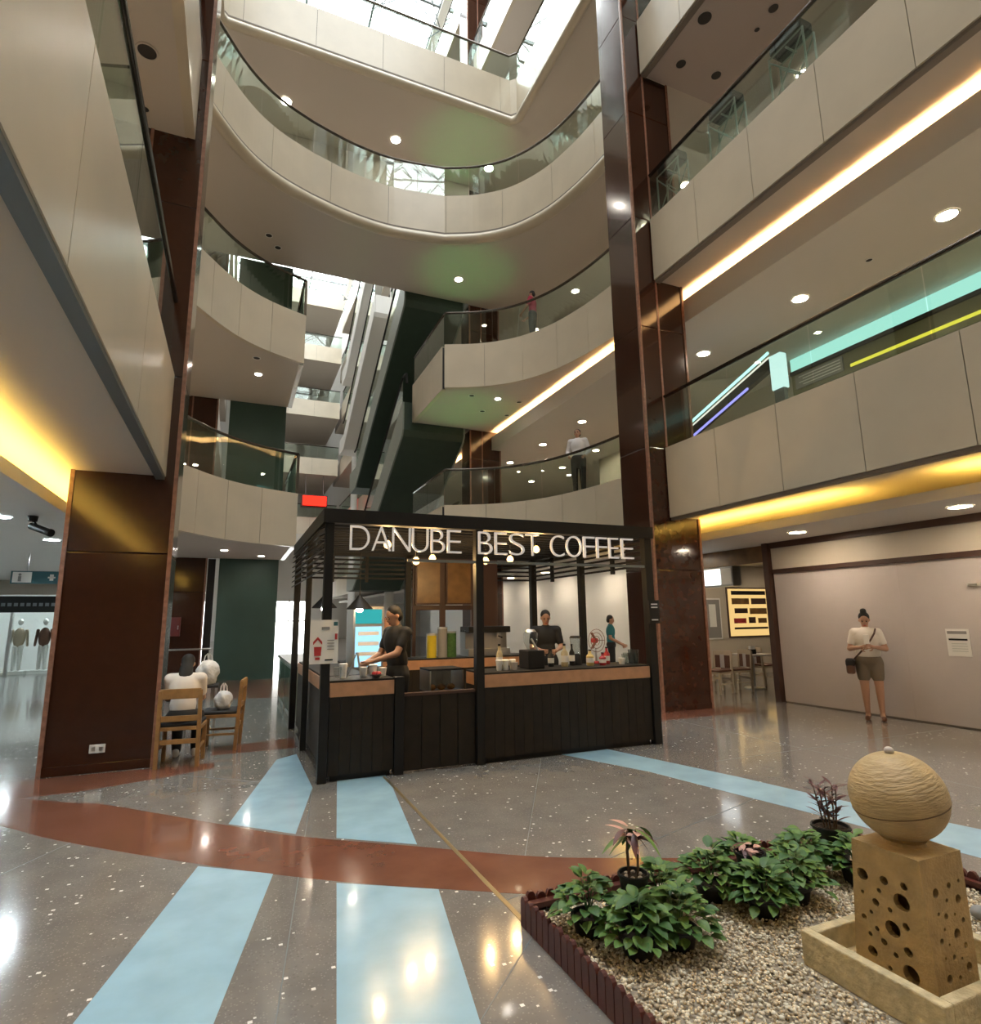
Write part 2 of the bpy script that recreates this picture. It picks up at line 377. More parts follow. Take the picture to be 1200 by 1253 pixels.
def balcony(label, path, z0, step=1.21, glass=True, gh=1.0, cornice=0, thick=.12, endpost=False, h=PH, groove=False):
    # path runs with the void on its right hand, so that +offset goes into the floor
    L = path_len(path); root = wthing('balcony', label, 'balcony', (*path[0], z0))
    n = max(1, round(L[-1]/step)); st = L[-1]/n; z1 = z0+h
    for k in range(n):
        p = sub(path, L, k*st+.005, (k+1)*st-.005)
        ribbon(MB(), p, 0, thick, z0, z1).build('stone_panel', 'stone', root)
    ribbon(MB(), path, .02, .1, z0+.02, z1-.02).build('joint_backing', 'darkhole', root)
    if groove: ribbon(MB(), path, .03, .14, z0-.05, z0).build('soffit_shade_strip', 'greygroove', root)  # strip hung below; its dark colour stands in for a gap's shade
    if cornice:
        c = [(q[0], q[1], z0-.02) for q in off(path, .06)]
        MB().tube(c, cornice, 10).build('rounded_cornice', 'stone', root, smooth='auto')
        ribbon(MB(), path, -.006, .02, z0+.12, z0+.17).build('groove_shade_strip', 'greygroove', root)  # raised strip, its dark colour painting the shade of a groove
    if glass:
        g = max(1, round(L[-1]/1.5)); sg = L[-1]/g
        for k in range(g):
            p = sub(path, L, k*sg+.008, (k+1)*sg-.008)
            ribbon(MB(), p, .06, .072, z1, z1+gh-.03).build('glass_pane', 'glass', root)
        MB().tube([(q[0], q[1], z1+gh) for q in off(path, .066)], .035, 8).build('handrail', 'rail', root, smooth=True)
        if endpost:
            q = off(path, .066)[-1]; MB().box(q[0]-.03, q[0]+.03, q[1]-.03, q[1]+.03, z1, z1+gh).build('end_post', 'rail', root)
    return root
def P2(*a): return [tuple(map(float, p)) for p in a]
def dens(a, b, n=2): return [lin(a, b, k/n) for k in range(n+1)]
lev = ['second', 'third', 'fourth', 'fifth', 'sixth', 'seventh']
# right side (void on -X): path must have floor on its left => run towards -Y
for i in (0, 1, 2):
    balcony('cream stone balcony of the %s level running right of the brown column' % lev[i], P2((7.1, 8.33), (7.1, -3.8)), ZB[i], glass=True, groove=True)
for i in (0, 1):
    balcony('cream stone balcony of the %s level ending at the squat left pillar' % lev[i], P2((-.85, -3.8), (-.85, 7.93)), ZB[i], step=2.4)
balcony('cream stone balcony of the fourth level above the left pillar', P2((-.85, -3.8), (-.85, 7.93)), ZB[2], step=2.4, glass=False)
# middle: L2, L3 left and right lobes.  path with the void on the right => left lobe runs +X, floor behind on its left
for i in (0, 1):
    p = MIDL+[(1.27, 18.2)]
    balcony('curved left balcony lobe of the %s level before the green wall' % lev[i], MIDL, ZB[i], step=.98, endpost=True)
    balcony('short end return of the left balcony lobe on the %s level' % lev[i], P2((1.27, 14.87), (1.27, 18.2)), ZB[i], step=1.7)
    balcony('curved right balcony lobe of the %s level %s' % (lev[i], ['where the man in white stands', 'where a cleaner in red stands'][i]), MIDR, ZB[i], step=1.12)
    balcony('short end return of the right balcony lobe on the %s level' % lev[i], P2((5.06, 18.2), (5.06, 15.1)), ZB[i], step=1.1)
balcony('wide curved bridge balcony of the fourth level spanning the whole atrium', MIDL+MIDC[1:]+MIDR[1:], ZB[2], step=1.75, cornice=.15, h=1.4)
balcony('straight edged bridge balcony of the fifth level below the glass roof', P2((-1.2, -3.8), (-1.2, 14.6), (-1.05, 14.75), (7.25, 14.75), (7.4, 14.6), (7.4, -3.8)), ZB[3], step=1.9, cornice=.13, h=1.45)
for i in (4, 5):
    balcony('white %s level balcony along the right side under the glass roof' % lev[i], P2((7.4, 50), (7.4, -3.8)), ZB[i], step=3)
    balcony('white %s level balcony along the left side under the glass roof' % lev[i], P2((-1.2, -3.8), (-1.2, 50)), ZB[i], step=3)
# rear atrium
for i in (0, 1, 2, 3):
    balcony('%s level balcony along the rear atrium behind the escalators' % lev[i], P2((7.0, 46), (7.0, 19.2)), ZB[i], step=2.4)
for i in (1, 2, 3, 4, 5):
    box('floor_far_%d' % (i+2), 'soffit', -1.0, 6.85, 46.1, 53.9, ZB[i]+.01, ZB[i]+PH-.03, kind='structure')
    balcony('far end balcony of the %s level across the rear atrium' % lev[i], P2((-1.0, 46), (6.85, 46)), ZB[i], step=2.0)
# soffit edge strip on the left
box('trim_1', 'greymetal', -.955, -.86, -3.8, 7.93, 3.29, 3.34, kind='structure')

# ---- columns
def column(label, x0, x1, y0, y1, z1=31, strips=True):
    c = wthing('column', label, 'column', ((x0+x1)/2, (y0+y1)/2, 0))
    lv = [0]+[z for z in [2.4, 4.63, 7.0, 9.3, 11.7, 14.0, 16.4, 18.6, 21, 23.3, 26] if z < z1]+[z1]
    for a, b in zip(lv[:-1], lv[1:]):
        MB().box(x0, x1, y0, y1, a+.0, b-.004).build('granite_cladding', 'granite', c, bevel=.012)
    if strips:
        for sx in (x0, x1):
            MB().box(sx-.022, sx+.022, y0-.022, y0+.03, 0, z1).build('edge_strip', 'copper', c)
        MB().box(x0+.42, x0+.46, y0-.012, y0, 0 if z1 < 4 else 4.63, z1).build('face_strip', 'copper', c)
    MB().box(x0-.02, x1+.02, y0-.02, y1+.02, 0, .1).build('plinth', 'granite', c, bevel=.006)
    return c
column('tall brown granite column right of the coffee kiosk', 6.72, 7.78, 8.36, 9.2)
column('brown granite pillar with a wall socket beside the wooden chairs', -1.79, -.74, 7.95, 8.8)
column('brown granite column behind the right balcony lobes', 7.15, 8.27, 18.25, 19.1)
column('brown granite column beside the tall green wall', -1.87, -.78, 18.25, 19.1)
for yy in (28, 38):
    column_w = wthing('column', 'white round column in the rear atrium, %s' % ('nearer the escalators' if yy == 28 else 'nearer the far end'), 'column', (6.75, yy, 0))
    MB().lathe((6.75, yy, 0), [(.22, 0), (.22, 31)], 20).build('shaft', 'white', column_w, smooth='auto')

# ---- glass roof
roof = wthing('glass_roof', 'white steel and glass skylight roof over the atrium', 'skylight', (3, 20, 31))
for k in range(14):
    y0 = -8+k*4.43
    for j in range(3):
        x0 = -1.5+j*3.033
        MB().box(x0, x0+3.0, y0, y0+4.4, 31.3, 31.32).build('glass_pane', 'sky', roof)
for k in range(15):
    y = -8+k*4.43
    MB().bar((-1.5, y, 31.2), (7.6, y, 31.2), .12, .2).build('rafter', 'greymetal', roof)
    MB().tube([(-1.5, y, 29.8), (7.6, y, 29.8)], .06, 6).build('truss_chord', 'greymetal', roof)
    for j in range(6):
        xa = -1.5+j*1.516
        MB().tube([(xa, y, 29.8 if j % 2 == 0 else 31.15), (xa+1.516, y, 31.15 if j % 2 == 0 else 29.8)], .035, 5).build('truss_web', 'greymetal', roof)
    if k < 14:
        for j in range(3):
            xa = -1.5+j*3.033
            MB().tube([(xa, y, 29.8), (xa+3.033, y+4.43, 29.8)], .03, 5).build('wind_brace', 'greymetal', roof)
            MB().tube([(xa+3.033, y, 29.8), (xa, y+4.43, 29.8)], .03, 5).build('wind_brace', 'greymetal', roof)
for j in range(4): MB().bar((-1.5+j*3.033, -8, 31.2), (-1.5+j*3.033, 54, 31.2), .1, .16).build('purlin', 'greymetal', roof)
# far end: solid wall, glazed entrance in its middle
box('wall_far_left', 'white', -12.2, -.5, 54, 54.2, 0, 3.3, kind='structure')
box('wall_far_right', 'white', 6, 16.2, 54, 54.2, 0, 3.3, kind='structure')
gl = tagp(thing('window_1', None, None), kind='structure')
for k in range(4):
    for j, (za, zb) in enumerate(((0, 1.5), (1.6, 3.2))):
        MB().box(-.5+k*1.625, -.5+k*1.625+1.55, 53.95, 53.97, za, zb).build('pane', 'clear', gl)
    MB().box(-.5+k*1.625-.08, -.5+k*1.625, 53.9, 54.05, 0, 3.3).build('mullion', 'steel', gl)
for z in (1.55, 3.25): MB().box(-.5, 6, 53.9, 54.05, z-.05, z+.05).build('transom', 'steel', gl)

# ---- escalators (slope down away from the bridge)
def escalator(label, x0, x1, y0, z0, run=8.2, rise=4.67, flip=False, mats=('pale', 'green')):
    e = wthing('escalator', label, 'escalator', ((x0+x1)/2, y0, z0))
    prof = [(-.12, .2), (0, 0), (run, -rise), (run+1.5, -rise), (run+1.5, -rise+.95), (run, -rise+.95), (0, 1.15), (-.12, 1.15)]
    def side(b, xa, xb):
        vs = [(xx, y0+p[0], z0+p[1]) for xx in (xa, xb) for p in prof]; n = len(prof)
        return b.add(vs, [tuple(range(n)), tuple(range(2*n-1, n-1, -1))]+[(i, n+i, n+(i+1) % n, (i+1) % n) for i in range(n)])
    side(MB(), x0+.06, x1-.06).build('truss_underside', mats[1], e)
    for xa in (x0, x1-.05): 
        side(MB(), xa, xa+.05).build('side_panel', mats[0], e)
        a = Vector((xa+.025, y0, z0+1.15)); b = Vector((xa+.025, y0+run, z0-rise+.95))
        gb = MB().add([a-Vector((.006, 0, 0)), b-Vector((.006, 0, 0)), b+Vector((-.006, 0, .85)), a+Vector((-.006, 0, .85)),
                  a+Vector((.006, 0, 0)), b+Vector((.006, 0, 0)), b+Vector((.006, 0, .85)), a+Vector((.006, 0, .85))],
                 [(0, 1, 2, 3), (7, 6, 5, 4), (0, 4, 5, 1), (1, 5, 6, 2), (2, 6, 7, 3), (3, 7, 4, 0)]).build('glass_balustrade', 'glass', e)
        MB().tube([a+Vector((0, -.5, .5)), a+Vector((0, -.45, .85)), a+Vector((0, 0, .9)), b+Vector((0, 0, .9)), b+Vector((0, .5, .85))], .04, 6).build('handrail', 'black', gb)
    return e
escalator('dark green escalator hanging below the fourth level bridge', 4.75, 6.95, 18.35, 12.2)
escalator('dark green escalator below the third level balcony lobe', 4.75, 6.95, 18.35, 7.55)
escalator('pale escalator in the rear atrium, upper of the two', 5.6, 6.6, 27.5, 21.3, mats=('white', 'white'))
escalator('pale escalator in the rear atrium, lower of the two', 5.6, 6.6, 27.5, 16.6, mats=('white', 'white'))

# ================================================================== RIGHT SIDE, GROUND LEVEL
hb = tagp(thing('wall_hoarding', None, None), kind='structure')
for k in range(7):
    y1 = 8.28-k*2.3
    MB().box(9.46, 9.56, y1-2.298, y1, .02, 2.36).build('panel', 'offw', hb)
    MB().box(9.44, 9.56, y1-2.3, y1, 2.44, 2.84).build('header_panel', 'header', hb)
MB().box(9.42, 9.58, -7.9, 8.28, 2.36, 2.44).build('picture_rail', 'trim', hb)
MB().box(9.40, 9.6, -7.9, 8.28, 2.84, 2.95).build('top_rail', 'trim', hb)
MB().box(9.48, 9.56, -7.9, 8.28, 0, .02).build('base_rail', 'greygroove', hb)
box('trim_2', 'trim', 9.36, 9.62, 8.3, 8.42, 0, 2.95, kind='structure')
# cafe recess past the hoarding
box('wall_cafe_back', 'header', 9.7, 16, 12.6, 12.7, 0, 2.95, kind='structure')
box('wall_cafe_side', 'header', 14.8, 14.9, 8.6, 12.6, 0, 2.95, kind='structure')
box('wall_right_rear', 'white', 9.46, 9.6, 12.4, 30, 0, 2.95, kind='structure')
box('trim_3', 'gold', 9.62, 9.95, 8.55, 12.4, 2.62, 2.95, kind='structure')
sg = wthing('lit_shop_sign', 'blank white lit sign box above the cafe entrance', 'sign', (9.75, 9.95, 2.2))
MB().box(9.66, 9.9, 9.5, 10.5, 2.2, 2.62).build('housing', 'steel', sg); MB().box(9.64, 9.66, 9.85, 10.45, 2.24, 2.58).build('lit_face', 'boxlit', sg)
MB().box(9.64, 9.66, 9.52, 9.8, 2.24, 2.58).build('plain_face', 'white', sg)
def framed(name, label, cat, m, x0, x1, y, z0, z1, fr='white', marks=()):
    t = wthing(name, label, cat, ((x0+x1)/2, y, z0))
    MB().box(x0, x1, y-.03, y, z0, z1).build('frame', fr, t); pic = MB().box(x0+.04, x1-.04, y-.036, y-.03, z0+.04, z1-.04).build('picture', m, t)
    for (a, b, c, d, mm) in marks: MB().box(x0+a*(x1-x0), x0+b*(x1-x0), y-.042, y-.036, z0+c*(z1-z0), z0+d*(z1-z0)).build('printed_mark', mm, pic)
    return t
framed('menu_board', 'yellow lit menu board with food pictures on the cafe wall', 'menu board', 'menulit', 12.5, 14.1, 12.6, .98, 2.35, 'trim',
       [(.1, .9, .85, .93, 'black'), (.1, .5, .66, .78, 'gold'), (.55, .9, .66, .78, 'trim'), (.15, .45, .48, .58, 'trim'), (.5, .9, .46, .58, 'gold'), (.12, .4, .28, .38, 'redink'), (.46, .62, .28, .4, 'trim'), (.68, .88, .28, .38, 'gold'), (.12, .9, .16, .2, 'black')])
framed('framed_picture', 'grey framed picture on the cafe wall beside the menu board', 'picture', 'inkgrey', 11.3, 12.25, 12.6, .95, 2.05, 'white',
       [(.2, .45, .2, .75, 'paper'), (.55, .8, .3, .85, 'white')])
framed('framed_picture', 'white framed picture near the cafe corner', 'picture', 'paper', 10.2, 11.1, 12.6, 1.0, 2.2, 'steel', [(.2, .7, .3, .6, 'inkgrey')])
# notices on the hoarding
nt_ = wthing('paper_notice', 'white paper notice taped to the pale hoarding', 'notice', (9.45, 5.24, .98))
MB().box(9.452, 9.458, 5.1, 5.4, .98, 1.36).build('sheet', 'paper', nt_)
MB().box(9.449, 9.452, 5.13, 5.38, 1.29, 1.33).build('printed_line', 'inkgrey', nt_); MB().box(9.449, 9.452, 5.13, 5.37, 1.2, 1.225).build('printed_line', 'black', nt_)
for k in range(4): MB().box(9.449, 9.452, 5.14, 5.34, 1.15-k*.035, 1.16-k*.035).build('printed_line', 'steel', nt_)
dh = wthing('door_latch', 'steel latch on the pale hoarding at head height', 'latch', (9.44, 4.95, 1.93))
MB().box(9.435, 9.46, 4.86, 5.03, 1.95, 1.99).build('plate', 'steel', dh); MB().tube([(9.42, 4.9, 1.97), (9.42, 5.0, 1.97)], .012, 8).build('bolt', 'steel', dh)

# chairs ------------------------------------------------------------
def chair_parts(t, frame, seatm, stripe=False):
    w = .21
    for sx in (-1, 1):
        MB().bar((sx*w, .2, 0), (sx*w, .2, .44), .042).build('leg', frame, t, bevel=.004)
        MB().bar((sx*w, -.2, 0), (sx*w*.97, -.24, .84), .042).build('back_leg', frame, t, bevel=.004)
        MB().bar((sx*w, -.2, .2), (sx*w, .2, .2), .025).build('stretcher', frame, t)
    MB().box(-w-.02, w+.02, -.22, .22, .40, .44).build('seat_rail', frame, t, bevel=.004)
    MB().box(-w-.01, w+.01, -.2, .23, .44, .48).build('seat_pad', seatm, t, bevel=.015)
    MB().bar((-w, -.24, .80), (w, -.24, .80), .03, .11).build('top_rail', frame, t, bevel=.006)
    if stripe:
        MB().box(-w+.03, w-.03, -.245, -.215, .5, .76).build('back_pad', seatm, t, bevel=.01)
        MB().box(-.05, .05, -.25, -.21, .5, .77).build('back_stripe', 'offw', t)
    else:
        MB().bar((-w, -.22, .53), (w, -.22, .53), .025, .06).build('back_rail', frame, t)
    MB().bar((-w, -.2, .28), (w, -.2, .28), .022, .05).build('stretcher', frame, t)
ch = thing('dining_chair', 'golden wooden chair with black seat carrying the seated person', 'chair', (-.47, 7.98, 0), math.radians(-6)); chair_parts(ch, 'chairw', 'cushion')
ch2 = thing('dining_chair', 'golden wooden chair with a white plastic bag on its seat', 'chair', (-.06, 8.72, 0), math.radians(82)); chair_parts(ch2, 'chairw', 'cushion')
brownpad = mat('brown_cafe_pad', (.13, .05, .025), .6)
creamw = mat('cream_cafe_frame', (.50, .40, .28), .45)
M['brownpad'] = brownpad; M['creamw'] = creamw
for (x, y, r, l) in [(9.35, 9.85, 100, 'cream and brown cafe chair nearest the brown column'), (9.95, 9.9, 80, 'cream and brown cafe chair between its twin and the small table'), (11.3, 10.4, -95, 'cream and brown cafe chair on the far side of the small table')]:
    c = thing('cafe_chair', l, 'chair', (x, y, 0), math.radians(r), 'cafe chairs'); chair_parts(c, 'creamw', 'brownpad', True)
tb = thing('cafe_table', 'small square cafe table set with napkins', 'table', (10.65, 10.1, 0))
MB().box(-.35, .35, -.35, .35, .71, .74).build('table_top', 'offw', tb, bevel=.005); MB().lathe((0, 0, 0), [(.22, 0), (.22, .02), (.03, .04), (.03, .71)], 16).build('pedestal', 'steel', tb)
nk = thing('napkin_holder', 'white napkins in a dark holder on the cafe table', 'napkins', (10.6, 10.05, .74))
MB().box(-.07, .07, -.05, .05, 0, .1).build('holder', 'black', nk); MB().box(-.06, .06, -.035, .035, .1, .17).build('napkin_stack', 'paper', nk)

# ================================================================== RIGHT SIDE, LEVEL 2 INTERIOR
box('wall_right_2', 'header', 12.2, 12.3, -8, 18, 4.6, 7.36, kind='structure')
fa = wthing('made_up_fascia', 'made-up fascia with cyan glow imitating a glass reflection on the second level', 'fascia', (11.5, 4, 6.4))  # made-up fascia whose glowing bands imitate a reflection in the glass
MB().box(11.45, 11.6, -2, 9.0, 7.04, 7.355).build('reflection_band', 'cyan', fa)
MB().box(11.40, 11.6, -2, 9.0, 6.96, 7.04).build('dark_trim', 'black', fa)
MB().box(11.45, 11.6, -2, 9.0, 6.5, 6.96).build('olive_band', mat('olive_panel', (.14, .13, .06), .4), fa)
MB().box(11.43, 11.45, -2, 7.6, 6.62, 6.68).build('yellow_line', emis('yellow_line', (1, .85, .08), .5), fa)
MB().box(11.42, 11.45, 7.75, 8.9, 6.6, 6.92).build('print_panel', 'inkgrey', fa)
for k in range(4): MB().box(11.415, 11.42, 7.8, 8.8-.1*(k % 2), 6.85-k*.065, 6.87-k*.065).build('printed_line', 'paper', fa)
le = wthing('lit_ramp_screen', 'slanted black escalator side with rainbow light lines behind the glass', 'escalator', (9.5, 9, 4.6))
a = onx(848, 528, 9.5); b = onx(944, 444, 9.5)
MB().bar(a, b, .12, .26).build('dark_side', 'black', le)
MB().bar(a+Vector((-.07, 0, .2)), b+Vector((-.07, 0, .2)), .03, .05).build('cyan_line', emis('cyan_line', (.5, 1, .9), .9), le)
MB().bar(a+Vector((-.07, 0, .1)), b+Vector((-.07, 0, .1)), .02, .03).build('white_line', emis('white_line', (1, .9, .8), .6), le)
MB().bar(a+Vector((-.07, 0, -.15)), a.lerp(b, .75)+Vector((-.07, 0, -.15)), .03, .04).build('violet_line', emis('violet_line', (.35, .3, 1), .8), le)
MB().box(9.42, 9.58, 7.6, 7.86, 5.9, 6.6).build('white_end_panel', emis('end_panel_glow', (.75, 1, .97), .55), le)
MB().box(9.45, 9.55, 7.62, 7.84, 4.6, 5.9).build('post', 'greymetal', le); MB().box(9.45, 9.55, 10.0, 10.2, 4.6, 5.85).build('post', 'greymetal', le)
# metal folded frames standing on the third level behind the glass
for (px, py, l) in [(838, 215, 'folded pale metal frame on the third level near the brown column'), (905, 145, 'folded pale metal frame on the third level between its two twins'), (985, 65, 'folded pale metal frame with black cover on the third level')]:
    y = onx(px, py, 7.7).y
    f = wthing('metal_frame', l, 'frame', (7.26, y, 9.27), 'folded frames on the third level')
    for dx in (0, .24):
        MB().tube([(7.26+dx, y-.3, 9.27), (7.26+dx, y-.3, 10.2), (7.26+dx, y+.3, 10.2), (7.26+dx, y+.3, 9.27)], .018, 6).build('upright_frame', 'pale', f)
        MB().tube([(7.26+dx, y-.3, 9.35), (7.26+dx, y+.3, 10.15)], .012, 6).build('brace', 'pale', f)
        MB().tube([(7.26+dx, y+.3, 9.35), (7.26+dx, y-.3, 10.15)], .012, 6).build('brace', 'pale', f)
    MB().tube([(7.26, y, 10.15), (7.5, y, 10.15)], .015, 6).build('tie', 'pale', f)
    MB().box(7.24, 7.54, y-.28, y+.28, 10.22, 10.42).build('folded_top', 'black', f, bevel=.04)

# ================================================================== LEFT SIDE, GROUND LEVEL
shop = wthing('boutique', 'far shop front with a black sign band under the left gallery', 'shop', (-6, 23, 0))
MB().box(-12, -2.2, 23.0, 23.2, 2.5, 2.95).build('upper_panel', 'header', shop)
MB().box(-12, -2.2, 22.85, 23.0, 1.95, 2.45).build('sign_band', 'black', shop)
for k in range(7): MB().box(-11.9+k*1.4, -10.6+k*1.4, 23.05, 23.07, .0, 1.95).build('glass_pane', 'clear', shop)
for k in range(8): MB().box(-11.98+k*1.4, -11.9+k*1.4, 23.0, 23.1, 0, 1.95).build('mullion', 'steel', shop)
box('wall_left_rear', 'white', -12, -2.2, 26, 26.1, 0, 2.95, kind='structure')
for k in range(9): MB().box(-6.6+k*.16, -6.5+k*.16, 22.84, 22.85, 2.14, 2.24).build('sign_mark', 'greymetal', shop)
def mannequin(x, l, m):
    t = wthing('mannequin', l, 'mannequin', (x, 24.2, 0), 'mannequins in the far shop window')
    MB().box(x-.3, x+.3, 23.9, 24.5, 0, .1).build('base', 'white', t)
    b = MB().cap((x-.08, 24.2, .15), (x-.07, 24.2, .85), .05, .08); b.cap((x+.08, 24.2, .15), (x+.07, 24.2, .85), .05, .08); b.build('legs', 'paper', t, smooth=True)
    b = MB().ell((x, 24.2, 1.15), (.17, .11, .33)); b.cap((x-.19, 24.2, 1.38), (x-.24, 24.2, .9), .05, .035); b.cap((x+.19, 24.2, 1.38), (x+.24, 24.2, .9), .05, .035); b.build('dressed_torso', m, t, smooth=True)
    MB().ell((x, 24.2, 1.66), (.075, .09, .11)).build('head', 'white', t, smooth=True)
mannequin(-6.4, 'mannequin in a beige dress behind the far shop glass', creamw); mannequin(-5.72, 'mannequin in a brown dress behind the far shop glass', brownpad); mannequin(-4.95, 'mannequin in white behind the far shop glass', M['paper'])
hs = wthing('hanging_sign', 'teal hanging direction sign with white pictograms', 'sign', (-3.6, 14, 2.35))
p0 = onz(35, 703, 2.55); 
MB().box(-3.95, -2.75, 13.98, 14.04, 2.36, 2.60).build('panel', 'navy', hs)
MB().box(-3.92, -3.62, 13.97, 13.98, 2.38, 2.58).build('white_square', 'paper', hs)
b = MB(); b.box(-3.83, -3.78, 13.965, 13.97, 2.40, 2.5); b.build('figure_mark', 'inkgrey', hs); MB().ell((-3.805, 13.967, 2.53), (.025, .004, .025)).build('figure_mark', 'inkgrey', hs)
MB().box(-3.33, -3.27, 13.97, 13.98, 2.42, 2.54).build('cross_mark', 'paper', hs); MB().box(-3.36, -3.24, 13.97, 13.98, 2.465, 2.495).build('cross_mark', 'paper', hs)
for k in range(3): MB().box(-3.14+k*.11, -3.07+k*.11, 13.97, 13.98, 2.42, 2.54).build('figure_mark', 'paper', hs)
for x in (-3.7, -3.0): MB().tube([(x, 14, 2.6), (x, 14, 2.95)], .012, 6).build('hanger', 'steel', hs)
cc = wthing('security_camera', 'black security camera under the left ground ceiling', 'camera', (-2.35, 8.9, 2.6))
MB().lathe((-2.42, 9.1, 2.88), [(.05, .0), (.06, .07)], 12).build('mount', 'black', cc); MB().tube([(-2.42, 9.1, 2.9), (-2.35, 9.05, 2.8)], .02, 6).build('arm', 'black', cc)
MB().tube([(-2.42, 9.08, 2.82), (-2.18, 8.88, 2.72)], .045, 10).build('body', 'black', cc); MB().tube([(-2.18, 8.88, 2.72), (-2.15, 8.86, 2.71)], .05, 10).build('lens_hood', 'black', cc)
so = wthing('wall_socket', 'white double wall socket low on the brown pillar', 'socket', (-1.25, 7.94, .28))
p = ony(119, 916, 7.95)
MB().box(p.x-.075, p.x+.075, 7.938, 7.95, p.z-.045, p.z+.045).build('plate', 'white', so, bevel=.004)
for dx in (-.035, .035): MB().box(p.x+dx-.018, p.x+dx+.018, 7.935, 7.938, p.z-.02, p.z+.02).build('outlet', 'steel', so)
fb = wthing('fire_hose_cabinet', 'dark red fire cabinet on the rear brown column', 'cabinet', (-1.5, 18.2, 1.2))
MB().box(-1.7, -1.3, 18.08, 18.22, 1.22, 1.72).build('box', mat('dark_red_enamel', (.12, .012, .01), .4), fb); MB().box(-1.36, -1.34, 18.06, 18.08, 1.4, 1.5).build('handle', 'steel', fb)
br = wthing('barrier_rail', 'pale steel barrier rail before the rear brown column', 'rail', (-1, 16.8, 0))
for x in (-1.5, -.5): MB().tube([(x, 16.8, 0), (x, 16.8, .92)], .02, 8).build('post', 'steel', br)
MB().tube([(-1.52, 16.8, .92), (-.48, 16.8, .92)], .022, 8).build('top_rail', 'steel', br)
box('trim_4', 'black', -.74, -.55, 18.3, 18.5, 0, 3.33, kind='structure')
# low glass display counter beyond the kiosk on the left
gc = wthing('display_counter', 'low steel and glass counter standing behind the kiosk', 'counter', (1.2, 11.6, 0))
MB().box(.95, 1.6, 10.4, 13.4, .0, .85).build('base', 'pale', gc); MB().box(.9, 1.65, 10.35, 13.45, .85, .9).build('top', 'steel', gc)
for y in (10.5, 11.9, 13.3): MB().box(.93, .95, y-.03, y+.03, 0, .85).build('post', 'steel', gc)
MB().box(.92, .93, 10.55, 13.25, .12, .8).build('glass_front', 'glass', gc)
# red sign far away
rs = wthing('lit_shop_sign', 'red lit sign far away at the end of the rear atrium', 'sign', (4.3, 45.4, 10))
q0 = ony(371, 606, 45.4); q1 = ony(399, 619, 45.4)
MB().box(q0.x, q1.x, 45.4, 45.6, q1.z, q0.z).build('face', 'redlit', rs); MB().box(q0.x-.1, q1.x+.1, 45.6, 45.9, q1.z-.1, q0.z+.1).build('housing', 'trim', rs)
for xx in (q0.x+.2, q1.x-.2): MB().tube([(xx, 45.75, q0.z), (xx, 46.3, ZB[2]+.02)], .03, 6).build('hanger', 'trim', rs)

# ================================================================== DOWNLIGHTS
def downlight_mesh(r, lit):
    return (MB().lathe((0, 0, 0), [(r*.96, -.001), (r, -.012), (r*1.18, -.012), (r*1.2, .0)], 20, None, False).mesh('ring'), MB().lathe((0, 0, 0), [(.001, -.005), (r*.97, -.005), (r*.97, -.002)], 20).mesh('lens'))
DLM = {}
def downlight(p, r=.09, lit='lampw', label='', group=None, ring='white'):
    k = (round(r, 3), lit, ring)
    if k not in DLM:
        a, b = downlight_mesh(r, lit); a.materials.append(M[ring]); b.materials.append(M[lit]); DLM[k] = (a, b)
    t = thing('downlight', label, 'downlight', p, 0, group)
    place('ring', DLM[k][0], t); place('lens', DLM[k][1], t)
for k, y in enumerate((6.97, 4.52, 2.0, -.5, -3)):
    downlight((8.6, y, 2.948), .13, 'lampw', 'bright round downlight in the ground level ceiling before the hoarding', 'downlights before the hoarding')
for y in (11, 13.5, 16, 18.5, 21, 23.5):
    downlight((8.7, y, 2.948), .12, 'lampw', 'round downlight in the ground level ceiling behind the kiosk', 'ground downlights behind the kiosk')
for (x, y) in ((10.6, 9.6), (12.2, 10.6), (13.6, 11.4), (11.2, 11.8)):
    downlight((x, y, 2.948), .09, 'lampw', 'small warm downlight in the cafe ceiling', 'cafe downlights')
for k in range(7):
    downlight((9.32, 9.46-2.49*k, 7.358), .13, 'lampw', 'bright round downlight in the second level ceiling right of the tall column', 'second level downlights in a row')
for (px, py) in ((712, 516), (664, 544), (729, 551), (688, 572), (650, 589), (624, 566)):
    p = onz(px, py, 7.358)
    downlight(p, .11, 'lampw', 'round downlight in the second level ceiling behind the man in white', 'downlights over the man in white')
for (px, py) in ((1063, 318), (910, 468)):
    downlight(onz(px, py, 7.358), .05, 'darkhole', 'small dark sprinkler rose in the second level ceiling', 'dark ceiling roses')
for (px, py, r) in ((862, 22, .13), (833, 78, .1), (876, 92, .1), (926, 36, .05), (946, 10, .09)):
    downlight(onz(px, py, 12.628), r, 'darkhole', 'unlit dark downlight in the rosy third level ceiling', 'unlit downlights over the third level', 'pink')
for (px, py, r) in ((180, 63, .1), (177, 133, .05)):
    p = onz(px, py, 8.005); p.z = 8.006; downlight(p, r, 'darkhole', 'unlit round downlight in the soffit above the left pillar', 'unlit downlights over the left pillar', 'soffit')
for (px, py, m) in ((561, 342, 'lampd'), (329, 288, 'darkhole'), (340, 303, 'darkhole')):
    p = onz(px, py, 12.675); downlight(p, .12 if m == 'lampd' else .09, m, ('lit' if m == 'lampd' else 'unlit') + ' round downlight in the soffit of the curved bridge', 'bridge soffit %s downlights' % m)
for (px, py) in ((350, 124), (484, 171), (598, 206)):  # last spot is a reflection, put in here as an added lamp
    downlight(onz(px, py, 17.345), .15, 'lampd', 'lit round downlight in the soffit of the straight upper bridge', 'upper bridge downlights')
